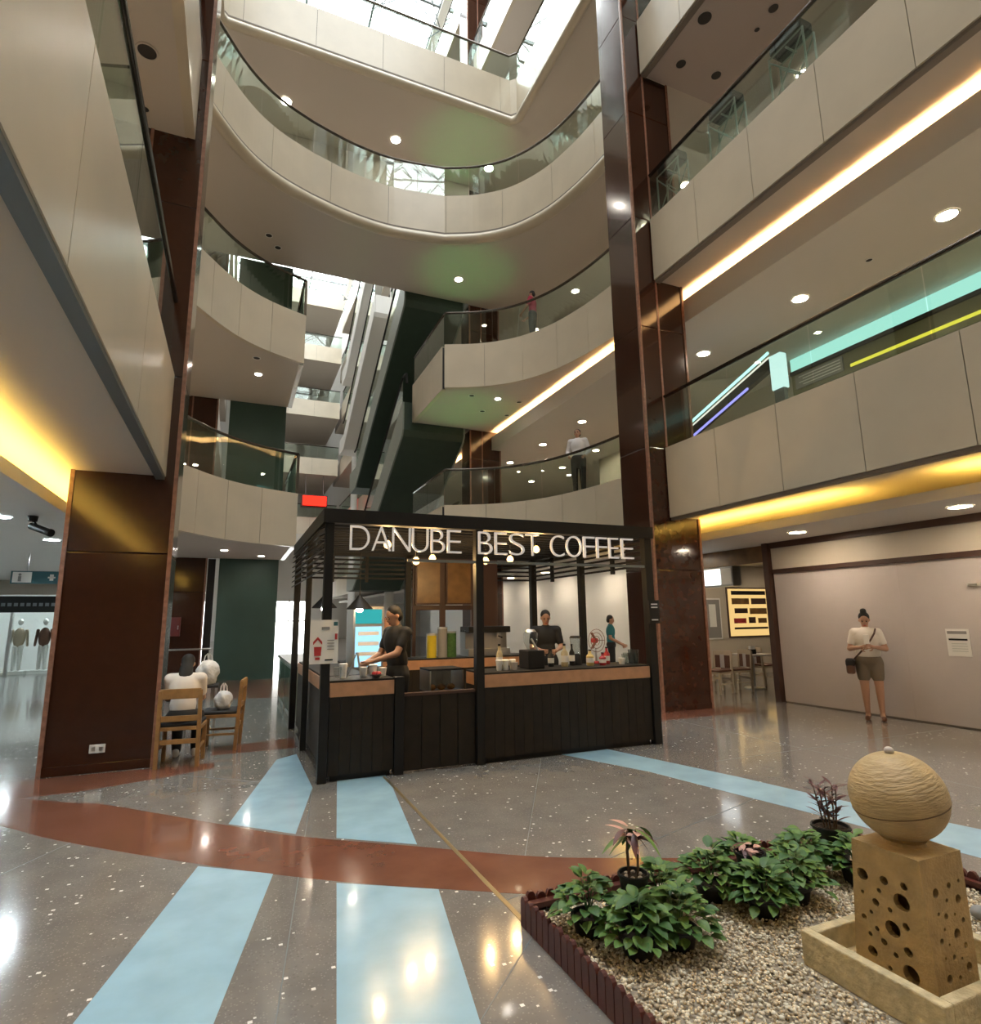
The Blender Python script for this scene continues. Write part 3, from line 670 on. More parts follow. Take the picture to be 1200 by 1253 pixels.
for (px, py, m) in ((609, 488, 'lampd'), (577, 484, 'darkhole'), (590, 503, 'darkhole'), (620, 508, 'darkhole'), (635, 492, 'darkhole'), (314, 438, 'darkhole'), (316, 458, 'lampd')):
    p = onz(px, py, 8.005); downlight(p, .08, m, ('lit' if m == 'lampd' else 'unlit') + ' small downlight under a third level balcony lobe', 'lobe soffit %s downlights' % m)
for y in (5, 7, 9.25, 11.6, 14.2, 17, 20):
    for x in (-2.8, -5.2, -7.6):
        downlight((x, y, 2.948), .11, 'coolw', 'cool white downlight in the left ground level ceiling', 'cool downlights of the left ground level')
for i_, zc in ((0, 8.006), (1, 12.676)):  # unseen gallery downlights, added to brighten the interior
    for y in (-3, 0, 3, 6, 9, 12, 15, 18, 22, 27, 32, 38, 44):
        for x in (-3.2, -6.5): downlight((x, y, zc), .12, 'lampw', 'added round downlight in the %s level ceiling of the left gallery' % lev[i_], 'added left gallery downlights of the %s level' % lev[i_])
for y in (-3, -.5, 2, 4.5, 7, 10.5, 13, 16, 19, 24, 29, 35, 41):  # more added downlights, spread along the upper galleries for brightness
    downlight((10.2, y, 12.626 if y < 8 else 12.676), .12, 'lampw', 'added round downlight in the third level ceiling of the right gallery', 'added right gallery downlights of the third level')
    downlight((10.2, y, 17.346), .12, 'lampw', 'added round downlight in the fourth level ceiling of the right gallery', 'added right gallery downlights of the fourth level')
    downlight((-4, y, 17.346), .12, 'lampw', 'round downlight in the fourth level ceiling of the left gallery', 'left gallery downlights of the fourth level')
for x in (-10, -8, -6, -4.5, -3):  # lamps added to lift the dark shop interior
    downlight((x, 24.5, 2.948), .12, 'coolw', 'added white downlight inside the far boutique', 'added boutique downlights')
for (x, y) in ((-.3, 16.0), (.6, 17.2), (6.3, 16.3), (6.2, 17.5)):  # extra lamps added under the lobes for brightness
    downlight((x, y, 3.335), .08, 'lampd', 'added small downlight under a second level balcony lobe', 'added second level lobe downlights')

# ================================================================== COFFEE KIOSK
KX0, KX1, KY0, KY1, KZ = .85, 5.09, 6.38, 9.8, 2.77
kf = wthing('coffee_kiosk', 'black slatted coffee kiosk with pale sign letters', 'kiosk', (3, 8, 0))
def kpost(x0, x1, y0, y1, z0=0, z1=2.66): MB().box(x0, x1, y0, y1, z0, z1).build('post', 'black', kf, bevel=.004)
for (a, b) in ((.85, .94), (2.56, 2.655), (4.98, 5.09)): kpost(a, b, KY0, KY0+.1)
kpost(1.625, 1.725, KY0, KY0+.1, 0, .99)
for (a, b) in ((.85, .94), (2.62, 2.72), (4.98, 5.09)): kpost(a, b, KY1-.1, KY1)
kpost(.85, .92, 8.05, 8.12); kpost(5.0, 5.09, 8.05, 8.14)
for (x0, x1, y0, y1) in ((KX0-.03, KX1+.02, KY0-.03, KY0+.1), (KX0-.03, KX1+.02, KY1-.1, KY1+.02), (KX0-.03, KX0+.1, KY0+.1, KY1-.1), (KX1-.09, KX1+.02, KY0+.1, KY1-.1)):
    MB().box(x0, x1, y0, y1, 2.62, KZ).build('top_beam', 'black', kf)
for k in range(13):
    y = KY0+.28+k*.235
    MB().box(KX0+.1, KX1-.1, y, y+.05, 2.66, 2.74).build('roof_slat', 'black', kf)
for k in range(7):
    z = 2.1+k*.075
    MB().add([(KX0-.05, KY0+.1, z), (KX0-.05, KY1-.1, z), (KX0+.03, KY1-.1, z+.045), (KX0+.03, KY0+.1, z+.045), (KX0-.05, KY0+.1, z+.015), (KX0-.05, KY1-.1, z+.015), (KX0+.03, KY1-.1, z+.06), (KX0+.03, KY0+.1, z+.06)],
             [(3, 2, 1, 0), (4, 5, 6, 7), (0, 1, 5, 4), (1, 2, 6, 5), (2, 3, 7, 6), (3, 0, 4, 7)]).build('side_louvre', 'black', kf)
    if k > 1:
        MB().box(KX1-.05, KX1-.03, KY0+.1, KY1-.1, z, z+.03).build('side_louvre', 'black', kf)
        MB().box(KX0+.1, KX1-.1, KY1-.05, KY1-.03, z, z+.03).build('back_slat', 'black', kf)
for x in (1.4, 1.95, 3.4, 4.2): MB().box(x, x+.05, KY1-.06, KY1-.02, 2.2, 2.62).build('slat_hanger', 'black', kf)
for y in (7.2, 9.0): MB().box(KX1-.07, KX1-.02, y, y+.05, 2.2, 2.62).build('slat_hanger', 'black', kf)
MB().box(1.75, KX1-.1, KY0+.02, KY0+.05, 2.23, 2.26).build('letter_rail', 'greymetal', kf)
# sign letters, one object each
LET = [('D', 428, 452), ('A', 455, 478), ('N', 480, 502), ('U', 504, 524), ('B', 527, 544), ('E', 547, 564), ('B', 585, 602), ('E', 605, 620), ('S', 622, 641), ('T', 643, 659),
       ('C', 673, 690), ('O', 692, 711), ('F', 713, 727), ('F', 729, 742), ('E', 744, 756), ('E', 759, 774)]
def letter_mesh(ch):
    cu = bpy.data.curves.new('letter', 'FONT'); cu.body = ch; cu.size = 1; cu.extrude = .045; cu.offset = -.02
    o = bpy.data.objects.new('tmp', cu); COL.objects.link(o); bpy.context.view_layer.update()
    me = bpy.data.meshes.new_from_object(o.evaluated_get(bpy.context.evaluated_depsgraph_get()))
    bpy.data.objects.remove(o); bpy.data.curves.remove(cu); return me
for (ch_, a, b) in LET:
    me = letter_mesh(ch_); co = np.empty(len(me.vertices)*3); me.vertices.foreach_get('co', co); co = co.reshape(-1, 3)
    lo, hi = co.min(0), co.max(0); x0 = ony(a, 660, 6.36).x; x1 = ony(b, 665, 6.36).x
    nx = x0+(co[:, 0]-lo[0])/(hi[0]-lo[0])*(x1-x0); nz = 2.335+(co[:, 1]-lo[1])/(hi[1]-lo[1])*.265; ny = 6.36-co[:, 2]*.35
    me.vertices.foreach_set('co', np.stack([nx, ny, nz], 1).ravel()); me.update(); me.materials.clear(); me.materials.append(M['letter'])
    place('sign_letter', me, kf)
def counter(label, x0, x1, y0, y1, front, top=.96, side=None):
    c = wthing('counter_unit', label, 'counter', ((x0+x1)/2, (y0+y1)/2, 0))
    MB().box(x0+.03, x1-.03, y0+.03, y1-.03, 0, .06).build('plinth', 'black', c)
    bod = MB().box(x0, x1, y0, y1, .06, top-.14).build('body', 'laminate', c)
    n = max(1, int(round((x1-x0 if front == 'y' else y1-y0)/.12)))
    for k in range(n):
        if front == 'y':
            w = (x1-x0)/n; MB().box(x0+k*w+.0015, x0+(k+1)*w-.0015, y0-.012, y0, .06, top-.145).build('board', 'laminate', bod)
        else:
            w = (y1-y0)/n; MB().box(x0-.012, x0, y0+k*w+.0015, y0+(k+1)*w-.0015, .06, top-.145).build('board', 'laminate', bod)
    MB().box(x0-(.015 if front == 'x' else 0), x1, y0-(.015 if front == 'y' else 0), y1, top-.14, top).build('wood_band', 'wood', c)
    MB().box(x0, x1, y0, y1, top, top+.02).build('counter_top', 'black', c)
    return c
counter('dark counter with wood band beside the poster post of the kiosk', .95, 1.62, 6.42, 6.95, 'y')
counter('long dark counter with wood band under the kiosk cups and bottles', 2.665, 4.97, 6.42, 7.0, 'y')
counter('dark side counter with wood band along the kiosk louvre side', .96, 1.45, 7.0, 9.65, 'x')
counter('dark rear counter with wood band inside the kiosk', 1.5, 4.9, 9.15, 9.68, 'y')
gate = wthing('kiosk_gate', 'low dark gate panel between two kiosk posts', 'gate', (2.14, 6.45, 0))
for k in range(4): MB().box(1.73+k*.207, 1.93+k*.207, 6.43, 6.47, .02, .78).build('board', 'laminate', gate)
MB().box(1.73, 2.555, 6.42, 6.5, .78, .81).build('top_cap', 'trim', gate)
dcs = wthing('pastry_case', 'low glass pastry case behind the kiosk gate', 'display case', (2.33, 6.9, 0))
MB().box(2.12, 2.54, 6.75, 7.15, 0, .76).build('base', 'trim', dcs); MB().box(2.12, 2.54, 6.75, 6.76, .76, 1.0).build('glass_front', 'clear', dcs); MB().box(2.12, 2.54, 6.75, 7.15, 1.0, 1.02).build('top_shelf', 'black', dcs)
for x in (2.13, 2.53): MB().box(x-.008, x+.008, 6.75, 7.15, .76, 1.0).build('side_frame', 'steel', dcs)
bread = mat('baked_crust', (.45, .2, .06), .7, noise=.3, nscale=30)
for k, x in enumerate((2.21, 2.33, 2.45)):
    MB().ell((0, 0, .035), (.05, .05, .035)).build('pastry', bread, loc=(x, 6.95, .762), label='golden pastry inside the low glass case', cat='pastry', group='pastries in the case', smooth=True)
# pendant bulbs
for (px, py, y) in ((474, 666, 6.85), (509, 686, 7.0), (529, 683, 7.2), (594, 686, 7.0), (624, 684, 7.3), (656, 672, 7.0)):
    p = ony(px, py, y); dl = {474: 'behind the letters A and N', 509: 'left of a close pair before the gold boards', 529: 'right of a close pair before the gold boards', 594: 'right by the middle post', 624: 'behind the letter E of the middle word', 656: 'behind the letter T'}[px]
    t = wthing('pendant_bulb', 'glowing amber filament bulb hanging %s' % dl, 'light bulb', (p.x, p.y, p.z))
    MB().tube([(p.x, p.y, p.z+.09), (p.x, p.y, 2.68)], .006, 6).build('cord', 'black', t)
    MB().lathe((p.x, p.y, p.z+.04), [(.018, 0), (.02, .01), (.02, .05), (.01, .06)], 10).build('socket', 'black', t)
    MB().lathe((p.x, p.y, p.z-.05), [(.01, 0), (.036, .015), (.046, .045), (.036, .072), (.018, .095)], 12).build('bulb', 'bulb', t, smooth=True)
    pl = bpy.data.lights.new('bulb_light', 'POINT'); pl.energy = 9; pl.color = (1, .62, .25); pl.shadow_soft_size = .05
    po_ = bpy.data.objects.new('bulb_light', pl); COL.objects.link(po_); po_.parent = t; po_.location = (0, 0, -.1)
for (px, py, y, l) in ((397, 737, 8.6, 'small black cone lamp hanging behind the poster post'), (440, 738, 7.9, 'wide dark cone lamp hanging over the side counter')):
    p = ony(px, py, y)
    t = wthing('cone_lamp', l, 'lamp', (p.x, p.y, p.z))
    MB().tube([(p.x, p.y, p.z+.1), (p.x, p.y, 2.68)], .006, 6).build('cord', 'black', t)
    MB().lathe((p.x, p.y, p.z-.08), [(.17, 0), (.175, .005), (.04, .15), (.02, .18)], 18, None, False).build('shade', 'black', t, smooth='auto')
    MB().ell((p.x, p.y, p.z-.09), (.045, .045, .03)).build('bulb', 'lampw', t, smooth=True)
# gold boards at the rear of the kiosk
for (x0, x1, l) in ((2.80, 3.2, 'gold brown menu panel hanging at the kiosk rear, beside the centre post'), (3.34, 3.76, 'gold brown menu panel at the kiosk rear, lit by a bulb glow')):
    t = wthing('gold_menu_board', l, 'panel', ((x0+x1)/2, 9.66, 1.86)); MB().box(x0-.03, x1+.03, 9.64, 9.67, 1.83, 2.58).build('frame', 'trim', t); MB().box(x0, x1, 9.63, 9.64, 1.86, 2.55).build('face', 'gold', t)
    for xx in (x0+.05, x1-.05): MB().tube([(xx, 9.655, 2.56), (xx, 9.69, 2.56)], .01, 6).build('hook', 'black', t)
rp_ = wthing('rear_partition', 'dark brown open partition behind the gold kiosk boards', 'partition', (3.4, 9.71, 1))
for (a, b) in ((2.74, 2.80), (3.22, 3.32), (3.80, 4.30)): MB().box(a, b, 9.695, 9.73, .985, 2.6).build('upright', 'trim', rp_)
MB().box(2.74, 4.3, 9.695, 9.73, 2.6, 2.62).build('head_rail', 'trim', rp_); MB().box(2.8, 3.8, 9.70, 9.73, 1.74, 1.82).build('mid_rail', 'trim', rp_)
# poster on the post
po = wthing('poster', 'white poster with red arrow marks on the left kiosk post', 'poster', (.87, 6.35, 1.16))
posh = MB().box(.73, 1.01, 6.362, 6.37, 1.16, 1.60).build('sheet', 'paper', po)
def mark(poly, m, nm='printed_mark', y=6.357):
    vs = [(p[0], yy, p[1]) for yy in (y, y+.004) for p in poly]; n = len(poly)
    MB().add(vs, [tuple(range(n)), tuple(range(2*n-1, n-1, -1))]+[(i, n+i, n+(i+1) % n, (i+1) % n) for i in range(n)]).build(nm, m, posh)
mark([(.76, 1.35), (.805, 1.40), (.85, 1.35), (.85, 1.38), (.805, 1.43), (.76, 1.38)], 'redink'); mark([(.775, 1.24), (.84, 1.24), (.845, 1.33), (.77, 1.33)], 'redink'); mark([(.785, 1.2), (.83, 1.2), (.83, 1.225), (.785, 1.225)], 'redink')
mark([(.88, 1.19), (.96, 1.19), (.96, 1.205), (.88, 1.205)], 'black'); mark([(.84, 1.5), (.92, 1.5), (.92, 1.53), (.84, 1.53)], 'inkgrey')
for k in range(4): mark([(.9, 1.3+k*.03), (.97, 1.3+k*.03), (.97, 1.308+k*.03), (.9, 1.308+k*.03)], 'inkgrey')
mark([(.975, 1.4), (1.0, 1.4), (1.0, 1.46), (.975, 1.46)], 'redink'); mark([(.96, 1.54), (1.0, 1.54), (1.0, 1.58), (.96, 1.58)], 'navy')
sb = wthing('post_sign', 'small black sign box with pale lines on the right kiosk post', 'sign', (5.03, 6.34, 1.55))
MB().box(4.96, 5.12, 6.33, 6.375, 1.5, 1.8).build('panel', 'black', sb)
for z in (1.74, 1.7, 1.54): MB().box(4.99, 5.09, 6.325, 6.33, z, z+.015).build('printed_line', 'paper', sb)
# fridge and screens inside
fr = wthing('drinks_fridge', 'drinks fridge with glowing blue and teal front inside the kiosk', 'fridge', (1.62, 8.9, 0))
MB().box(1.55, 1.98, 8.5, 9.0, 0, 1.78).build('cabinet', 'steel', fr); MB().box(1.58, 1.95, 8.49, 8.5, .95, 1.5).build('lit_door', emis('blue_fridge_light', (.4, .75, 1), .6), fr); MB().box(1.58, 1.95, 8.485, 8.5, 1.54, 1.74).build('lit_header', emis('teal_fridge_light', (.05, .5, .5), .4), fr)
for z in (1.1, 1.24, 1.38): MB().box(1.62, 1.91, 8.483, 8.49, z, z+.05).build('bottle_row', 'paper', fr)
pk = wthing('menu_stand', 'salmon coloured menu board standing on the rear counter', 'menu board', (2.3, 9.3, 1))
MB().box(2.18, 2.42, 9.3, 9.32, .985, 1.62).build('board', mat('salmon_board', (.62, .30, .18), .5), pk); MB().box(2.24, 2.36, 9.32, 9.4, .98, 1.1).build('easel', 'black', pk)
# things on the counters -------------------------------------------
CT = .982
def cup(x, y, m='paper', r=.04, h=.11, z=CT, l='', lid=True, g=None):
    t = thing('paper_cup', l, 'cup', (x, y, z), 0, g)
    MB().lathe((0, 0, 0), [(r*.72, 0), (r, h), (r*.9, h)], 14).build('body', m, t, smooth='auto')
    if lid: MB().lathe((0, 0, h), [(r*1.05, 0), (r*1.05, .008), (r*.85, .014)], 14).build('lid', 'white', t, smooth='auto')
def bottle(x, y, m, h=.26, r=.035, z=CT, l='', g=None, capm='black'):
    t = thing('bottle', l, 'bottle', (x, y, z), 0, g)
    MB().lathe((0, 0, 0), [(r*.9, 0), (r, .01), (r, h*.6), (r*.4, h*.76), (r*.36, h*.92)], 14).build('body', m, t, smooth='auto'); MB().lathe((0, 0, h*.92), [(r*.42, 0), (r*.42, h*.08)], 12).build('cap', capm, t)
    MB().lathe((0, 0, h*.2), [(r*1.015, 0), (r*1.015, h*.28)], 14).build('label_band', 'paper', t)
glassw = glassm('cup_glass', (.9, .92, .92), 1.5); M['cupglass'] = glassw
def kx(px, y=6.75): return ony(px, 800, y).x
for k, px in enumerate((757, 765, 773, 781, 789)):
    for r_ in range(2 if k > 1 else 1):
        t = thing('glass_tumbler', 'clear tumbler in the cluster at the right end of the long counter', 'glass', (min(kx(px), 4.92), 6.62+.1*r_+.11*(k==4), CT), 0, 'tumblers on the long counter')
        MB().lathe((0, 0, 0), [(.032, 0), (.042, .13+.05*(k % 2)), (.039, .13+.05*(k % 2)), (.03, .01)], 14).build('body', 'cupglass', t, smooth='auto')
for k in range(3): cup(kx(605+k*8), 6.62, l='white paper cup beside the middle post, %s' % ['against the post', 'second from the post', 'third from the post'][k], g='paper cups by the post')
cup(kx(622), 6.6, 'offw', .05, .09, l='squat cream cup on the long counter', lid=False)
bottle(kx(612), 6.78, M['traym'], .3, .04, l='beige syrup bottle near the middle post'); bottle(kx(688), 6.7, M['traym'], .28, .045, l='tall beige bottle in the middle of the long counter')
bottle(kx(717), 6.66, mat('yellow_syrup', (.55, .42, .16), .3), .2, .05, l='pale yellow jar on the long counter'); bottle(kx(702), 6.8, 'black', .27, .035, l='black bottle beside the pale yellow jar'); bottle(kx(676), 6.8, 'pot', .22, .04, l='short black bottle beside the tall beige bottle')
bottle(kx(730), 6.62, mat('red_plastic', (.4, .02, .03), .35), .16, .045, l='red bottle in front of the fan'); bottle(kx(742), 6.75, M['redink'], .22, .04, l='taller red bottle beside the fan')
cup(kx(753), 6.62, 'white', .05, .08, l='wide white cup beside the tumblers', lid=False)
em = wthing('grinder_box', 'dark coffee grinder with hopper on the long counter', 'grinder', (kx(648), 6.7, CT)); x = kx(648)
MB().box(x-.1, x+.12, 6.58, 6.86, CT, CT+.22).build('body', 'black', em, bevel=.012); MB().lathe((x, 6.72, CT+.22), [(.04, 0), (.09, .1), (.09, .2), (.07, .22)], 16).build('hopper', 'cupglass', em, smooth='auto')
MB().tube([(x-.05, 6.6, CT+.36), (x+.05, 6.6, CT+.2)], .012, 8).build('lever', 'steel', em); MB().lathe((x, 6.72, CT+.44), [(.075, 0), (.05, .03)], 16).build('lid', 'steel', em)
es = wthing('espresso_machine', 'steel espresso machine on the rear counter', 'coffee machine', (3.9, 9.35, .98))
MB().box(3.55, 4.3, 9.2, 9.6, .98, 1.1).build('base', 'steel', es, bevel=.01); MB().box(3.55, 4.3, 9.35, 9.6, 1.1, 1.4).build('back', 'steel', es); MB().box(3.55, 4.3, 9.18, 9.6, 1.36, 1.46).build('head', 'black', es, bevel=.01)
for xx in (3.75, 4.1): MB().lathe((xx, 9.26, 1.28), [(.035, 0), (.035, .08)], 12).build('group_head', 'steel', es); MB().tube([(xx, 9.24, 1.3), (xx, 9.1, 1.28)], .014, 8).build('portafilter', 'black', es)
fn = wthing('desk_fan', 'round rosy desk fan on the long counter', 'fan', (kx(731, 6.9), 6.92, CT)); x = kx(729, 6.92)
MB().lathe((x, 6.92, CT), [(.08, 0), (.08, .02), (.02, .03)], 16).build('base', 'redink', fn); MB().tube([(x, 6.92, CT+.03), (x, 6.92, CT+.2)], .014, 8).build('stem', 'steel', fn)
for rr in (.05, .09, .13): MB().tube([(x+rr*math.cos(t/20*6.2832), 6.89, CT+.3+rr*1.15*math.sin(t/20*6.2832)) for t in range(21)], .004, 5).build('guard_ring', 'copper', fn)
for k in range(3):
    a = k*2.094; MB().bar((x, 6.91, CT+.3), (x+.12*math.cos(a), 6.915, CT+.3+.12*math.sin(a)), .006, .06, (0, 1, 0)).build('blade', 'copper', fn)
MB().tube([(x, 6.9, CT+.3), (x, 6.98, CT+.3)], .035, 10).build('motor', 'redink', fn)
bl = wthing('blender_jug', 'clear blender jug on a steel base beside the grinder', 'blender', (kx(672, 6.85), 6.88, CT)); x = kx(704, 6.88)
MB().lathe((x, 6.88, CT), [(.08, 0), (.07, .12), (.05, .14)], 16).build('base', 'black', bl, smooth='auto'); MB().lathe((x, 6.88, CT+.14), [(.05, 0), (.075, .2), (.07, .2), (.045, .01)], 16).build('jug', 'cupglass', bl, smooth='auto'); MB().lathe((x, 6.88, CT+.34), [(.078, 0), (.06, .03)], 16).build('lid', 'black', bl)
# left counter clutter
for k, (px, m, h) in enumerate(((412, 'cupglass', .12), (420, 'paper', .14), (446, 'paper', .1), (455, 'white', .12), (468, 'paper', .09))):
    cup(kx(px, 6.7), 6.62+.06*(k % 3), m, .045, h, l=['clear cup behind the poster', 'tall white cup beside the steel tongs', 'low white cup on the left counter middle', 'glossy white cup on the left counter', 'short white cup next to the entrance post'][k], lid=(k % 2 == 1))
tg = wthing('steel_tongs', 'steel tongs standing splayed on the left kiosk counter', 'tongs', (kx(432, 6.7), 6.7, CT)); x = kx(432, 6.7)
MB().bar((x-.06, 6.7, CT), (x+.04, 6.72, CT+.26), .02, .008).build('arm', 'steel', tg); MB().bar((x+.09, 6.7, CT), (x+.05, 6.72, CT+.26), .02, .008).build('arm', 'steel', tg)
rd = wthing('fruit_bowl', 'steel bowl of red fruit on the left kiosk counter', 'bowl', (kx(461, 6.5), 6.5, CT)); x = kx(461, 6.5)
MB().lathe((x, 6.5, CT), [(.03, 0), (.07, .04), (.065, .04), (.02, .01)], 16).build('bowl', 'steel', rd, smooth='auto')
for k in range(5): MB().ell((x+.03*math.cos(k*1.25), 6.5+.03*math.sin(k*1.25), CT+.045), (.022, .022, .022)).build('strawberry', 'redink', loc=(0, 0, 0), label='red strawberry heaped in the steel bowl', cat='strawberry', group='strawberries in the bowl', smooth=True)
# jars on the rear counter
for k, (px, m) in enumerate(((528, M['gold']), (541, M['inkgrey']), (552, M['leafd']))):
    xx = ony(px, 770, 9.3).x
    t = thing('storage_jar', ['yellow', 'grey', 'dark green'][k]+' storage tin on the rear kiosk counter', 'tin', (xx, 9.3, .982)); MB().lathe((0, 0, 0), [(.08, 0), (.08, [.35, .45, .38][k])], 16).build('body', m if k else mat('yellow_tin', (.55, .42, .02), .35), t, smooth='auto'); MB().lathe((0, 0, [.35, .45, .38][k]), [(.083, 0), (.083, .03)], 16).build('lid', 'steel', t)

# ================================================================== PLANTER
PX0, PX1, PY0, PY1 = 1.5, 3.93, .2, 3.12
edg = wthing('garden_edging', 'maroon plastic picket edging around the gravel bed', 'edging', (2.7, 1.7, 0))
def picket_mesh(w, h, t, style):
    prof = [(-w/2, 0), (w/2, 0), (w/2, h-.03), (w*.38, h-.012), (w*.2, h-.002), (0, h), (-w*.2, h-.002), (-w*.38, h-.012), (-w/2, h-.03)]
    n = len(prof); b = MB(); vs = [(p[0], y, p[1]) for y in (-t/2, t/2) for p in prof]
    return b.add(vs, [tuple(range(n)), tuple(range(2*n-1, n-1, -1))]+[(i, n+i, n+(i+1) % n, (i+1) % n) for i in range(n)]).mesh('picket')
pm = picket_mesh(.054, .15, .022, 0); pm.materials.append(M['picket'])
def pickets(a, b):
    a, b = Vector(a), Vector(b); n = int((b-a).length/.06); d = (b-a)/n; rz = math.atan2(d.y, d.x)
    for k in range(n):
        p = a+d*(k+.5); place('picket', pm, edg, loc=(p.x, p.y, 0), rot=(random.uniform(-.02, .02), 0, rz), scale=(1, 1, random.uniform(.96, 1.04)))
pickets((PX0, PY1, 0), (PX0, PY0, 0)); pickets((PX0+.02, PY1, 0), (PX1, PY1, 0)); pickets((PX1, PY1-.02, 0), (PX1, PY0, 0))
MB().box(PX0+.02, PX1-.02, PY1-.06, PY1-.015, .09, .115).build('rail', 'picket', edg); MB().box(PX0+.015, PX0+.05, PY0, PY1-.06, .07, .095).build('rail', 'picket', edg); MB().box(PX1-.05, PX1-.015, PY0, PY1-.06, .09, .115).build('rail', 'picket', edg)
bedo = box('gravel_bed', 'bed', PX0+.02, PX1-.02, PY0, PY1-.02, .002, .06, kind='stuff', label='sandy bed under the pale gravel', cat='gravel')
ico = bmesh.new(); bmesh.ops.create_icosphere(ico, subdivisions=1, radius=1); IV = np.array([v.co[:] for v in ico.verts]); IF = np.array([[v.index for v in f.verts] for f in ico.faces]); ico.free()
rng = np.random.default_rng(3)
def pebbles(n):
    c = np.stack([rng.uniform(PX0+.05, PX1-.05, n), rng.uniform(.9, PY1-.07, n), rng.uniform(.058, .078, n)], 1)
    ok = ~((c[:, 0] > 2.40) & (c[:, 0] < 3.13) & (c[:, 1] > 1.54) & (c[:, 1] < 2.2)); c = c[ok]; n = len(c)
    s = rng.uniform(.005, .0105, (n, 1))*rng.uniform(.6, 1.3, (n, 3)); s[:, 2] *= .75
    th = rng.uniform(0, 6.28, n); ct, st = np.cos(th), np.sin(th)
    v = IV[None]*s[:, None]*(1+rng.uniform(-.15, .15, (n, len(IV), 1)))
    x = v[..., 0]*ct[:, None]-v[..., 1]*st[:, None]; y = v[..., 0]*st[:, None]+v[..., 1]*ct[:, None]
    v = np.stack([x, y, v[..., 2]], -1)+c[:, None]
    f = IF[None]+(np.arange(n)*len(IV))[:, None, None]
    me = bpy.data.meshes.new('gravel'); vv = v.reshape(-1, 3); ff = f.reshape(-1, 3)
    me.vertices.add(len(vv)); me.vertices.foreach_set('co', vv.ravel()); me.loops.add(ff.size); me.loops.foreach_set('vertex_index', ff.ravel().astype(np.int32))
    me.polygons.add(len(ff)); me.polygons.foreach_set('loop_start', np.arange(0, ff.size, 3, dtype=np.int32)); me.update(calc_edges=True); me.validate()
    return me
gm = mat('pale_gravel', (.62, .54, .42), .75)
nt = gm.node_tree; g_ = nt.nodes.new('ShaderNodeNewGeometry'); rp = nt.nodes.new('ShaderNodeValToRGB')
rp.color_ramp.elements[0].color = (.38, .28, .17, 1); rp.color_ramp.elements[1].color = (.86, .77, .61, 1)
nt.links.new(g_.outputs['Random Per Island'], rp.inputs[0]); nt.links.new(rp.outputs[0], nt.nodes['Principled BSDF'].inputs['Base Color'])
gme = pebbles(32000); gme.materials.append(gm)
place('gravel', gme, kind='stuff', label='pale cream gravel filling the edged garden bed', cat='gravel')
st = MB().ell((0, 0, .03), (.05, .035, .03)).build('river_stone', 'inkgrey', loc=(3.55, 2.06, .075), label='dark grey stone lying on gravel beside the trough', cat='stone', smooth=True)

# statue -------------------------------------------------------------
tr = wthing('stone_trough', 'weathered shallow stone trough under the pierced pedestal', 'trough', (2.77, 1.87, .06))
TX0, TX1, TY0, TY1 = 2.43, 3.1, 1.57, 2.17
b = MB(); b.box(TX0+.02, TX1-.02, TY0+.02, TY1-.02, .06, .1); b.build('floor_slab', 'traym', tr)
for (x0, x1, y0, y1) in ((TX0, TX0+.05, TY0, TY1), (TX1-.05, TX1, TY0, TY1), (TX0+.05, TX1-.05, TY0, TY0+.05), (TX0+.05, TX1-.05, TY1-.05, TY1)):
    MB().box(x0, x1, y0, y1, .06, .2).build('rim', 'traym', tr, bevel=.006)
pd = wthing('pierced_pedestal', 'tan sandstone block pierced with round holes', 'pedestal', (2.75, 1.87, .1))
def taper(x0, x1, y0, y1, z0, X0, X1, Y0, Y1, z1):
    return MB().add([(x0, y0, z0), (x1, y0, z0), (x1, y1, z0), (x0, y1, z0), (X0, Y0, z1), (X1, Y0, z1), (X1, Y1, z1), (X0, Y1, z1)], [(3, 2, 1, 0), (4, 5, 6, 7), (0, 1, 5, 4), (1, 2, 6, 5), (2, 3, 7, 6), (3, 0, 4, 7)])
BX = (2.605, 2.87, 1.70, 2.04); TXX = (2.585, 2.86, 1.70, 1.985)
PZ0, PZ1 = .1, .615
outer = taper(*BX, PZ0, *TXX, PZ1).build('block', 'sand', pd)
w = .03
inner = taper(BX[0]+w, BX[1]-w, BX[2]+w, BX[3]-w, PZ0+.02, TXX[0]+w, TXX[1]-w, TXX[2]+w, TXX[3]-w, PZ1-.035).build('cut_tmp', 'sand')
cut = MB(); cut2 = MB()
HX = [(438, 610, 28), (525, 637, 20), (602, 660, 17), (434, 683, 9), (503, 678, 11), (590, 725, 38), (487, 725, 17), (543, 755, 11), (433, 780, 13), (465, 763, 9), (550, 832, 36), (603, 822, 17), (485, 830, 11), (455, 850, 10), (511, 883, 15), (460, 918, 24), (606, 922, 20), (557, 935, 12), (530, 985, 10), (613, 1010, 38)]
for (x, y, r) in HX:
    v = (y-495)/(1042-495); xl = 355+(390-355)*v; xr = 645+(700-645)*v; u = (x-xl)/(xr-xl)
    yt = 445+u*105; yb = 950+u*165; v = (y-yt)/(yb-yt); zz = PZ1-(PZ1-PZ0)*v; yy = 2.04-.33*u; rr = r*.00088
    cut.tube([(2.56, yy, zz), (2.68, yy, zz)], rr, 14)
HY = [(703, 680, 23), (757, 648, 16), (797, 628, 9), (793, 705, 22), (746, 710, 10), (710, 765, 9), (740, 775, 15), (776, 768, 8), (810, 793, 13), (782, 848, 25), (732, 828, 8), (718, 875, 15), (748, 890, 7), (815, 897, 14), (730, 943, 8), (765, 940, 13), (797, 948, 7), (825, 985, 22), (742, 1025, 22), (785, 1025, 13)]
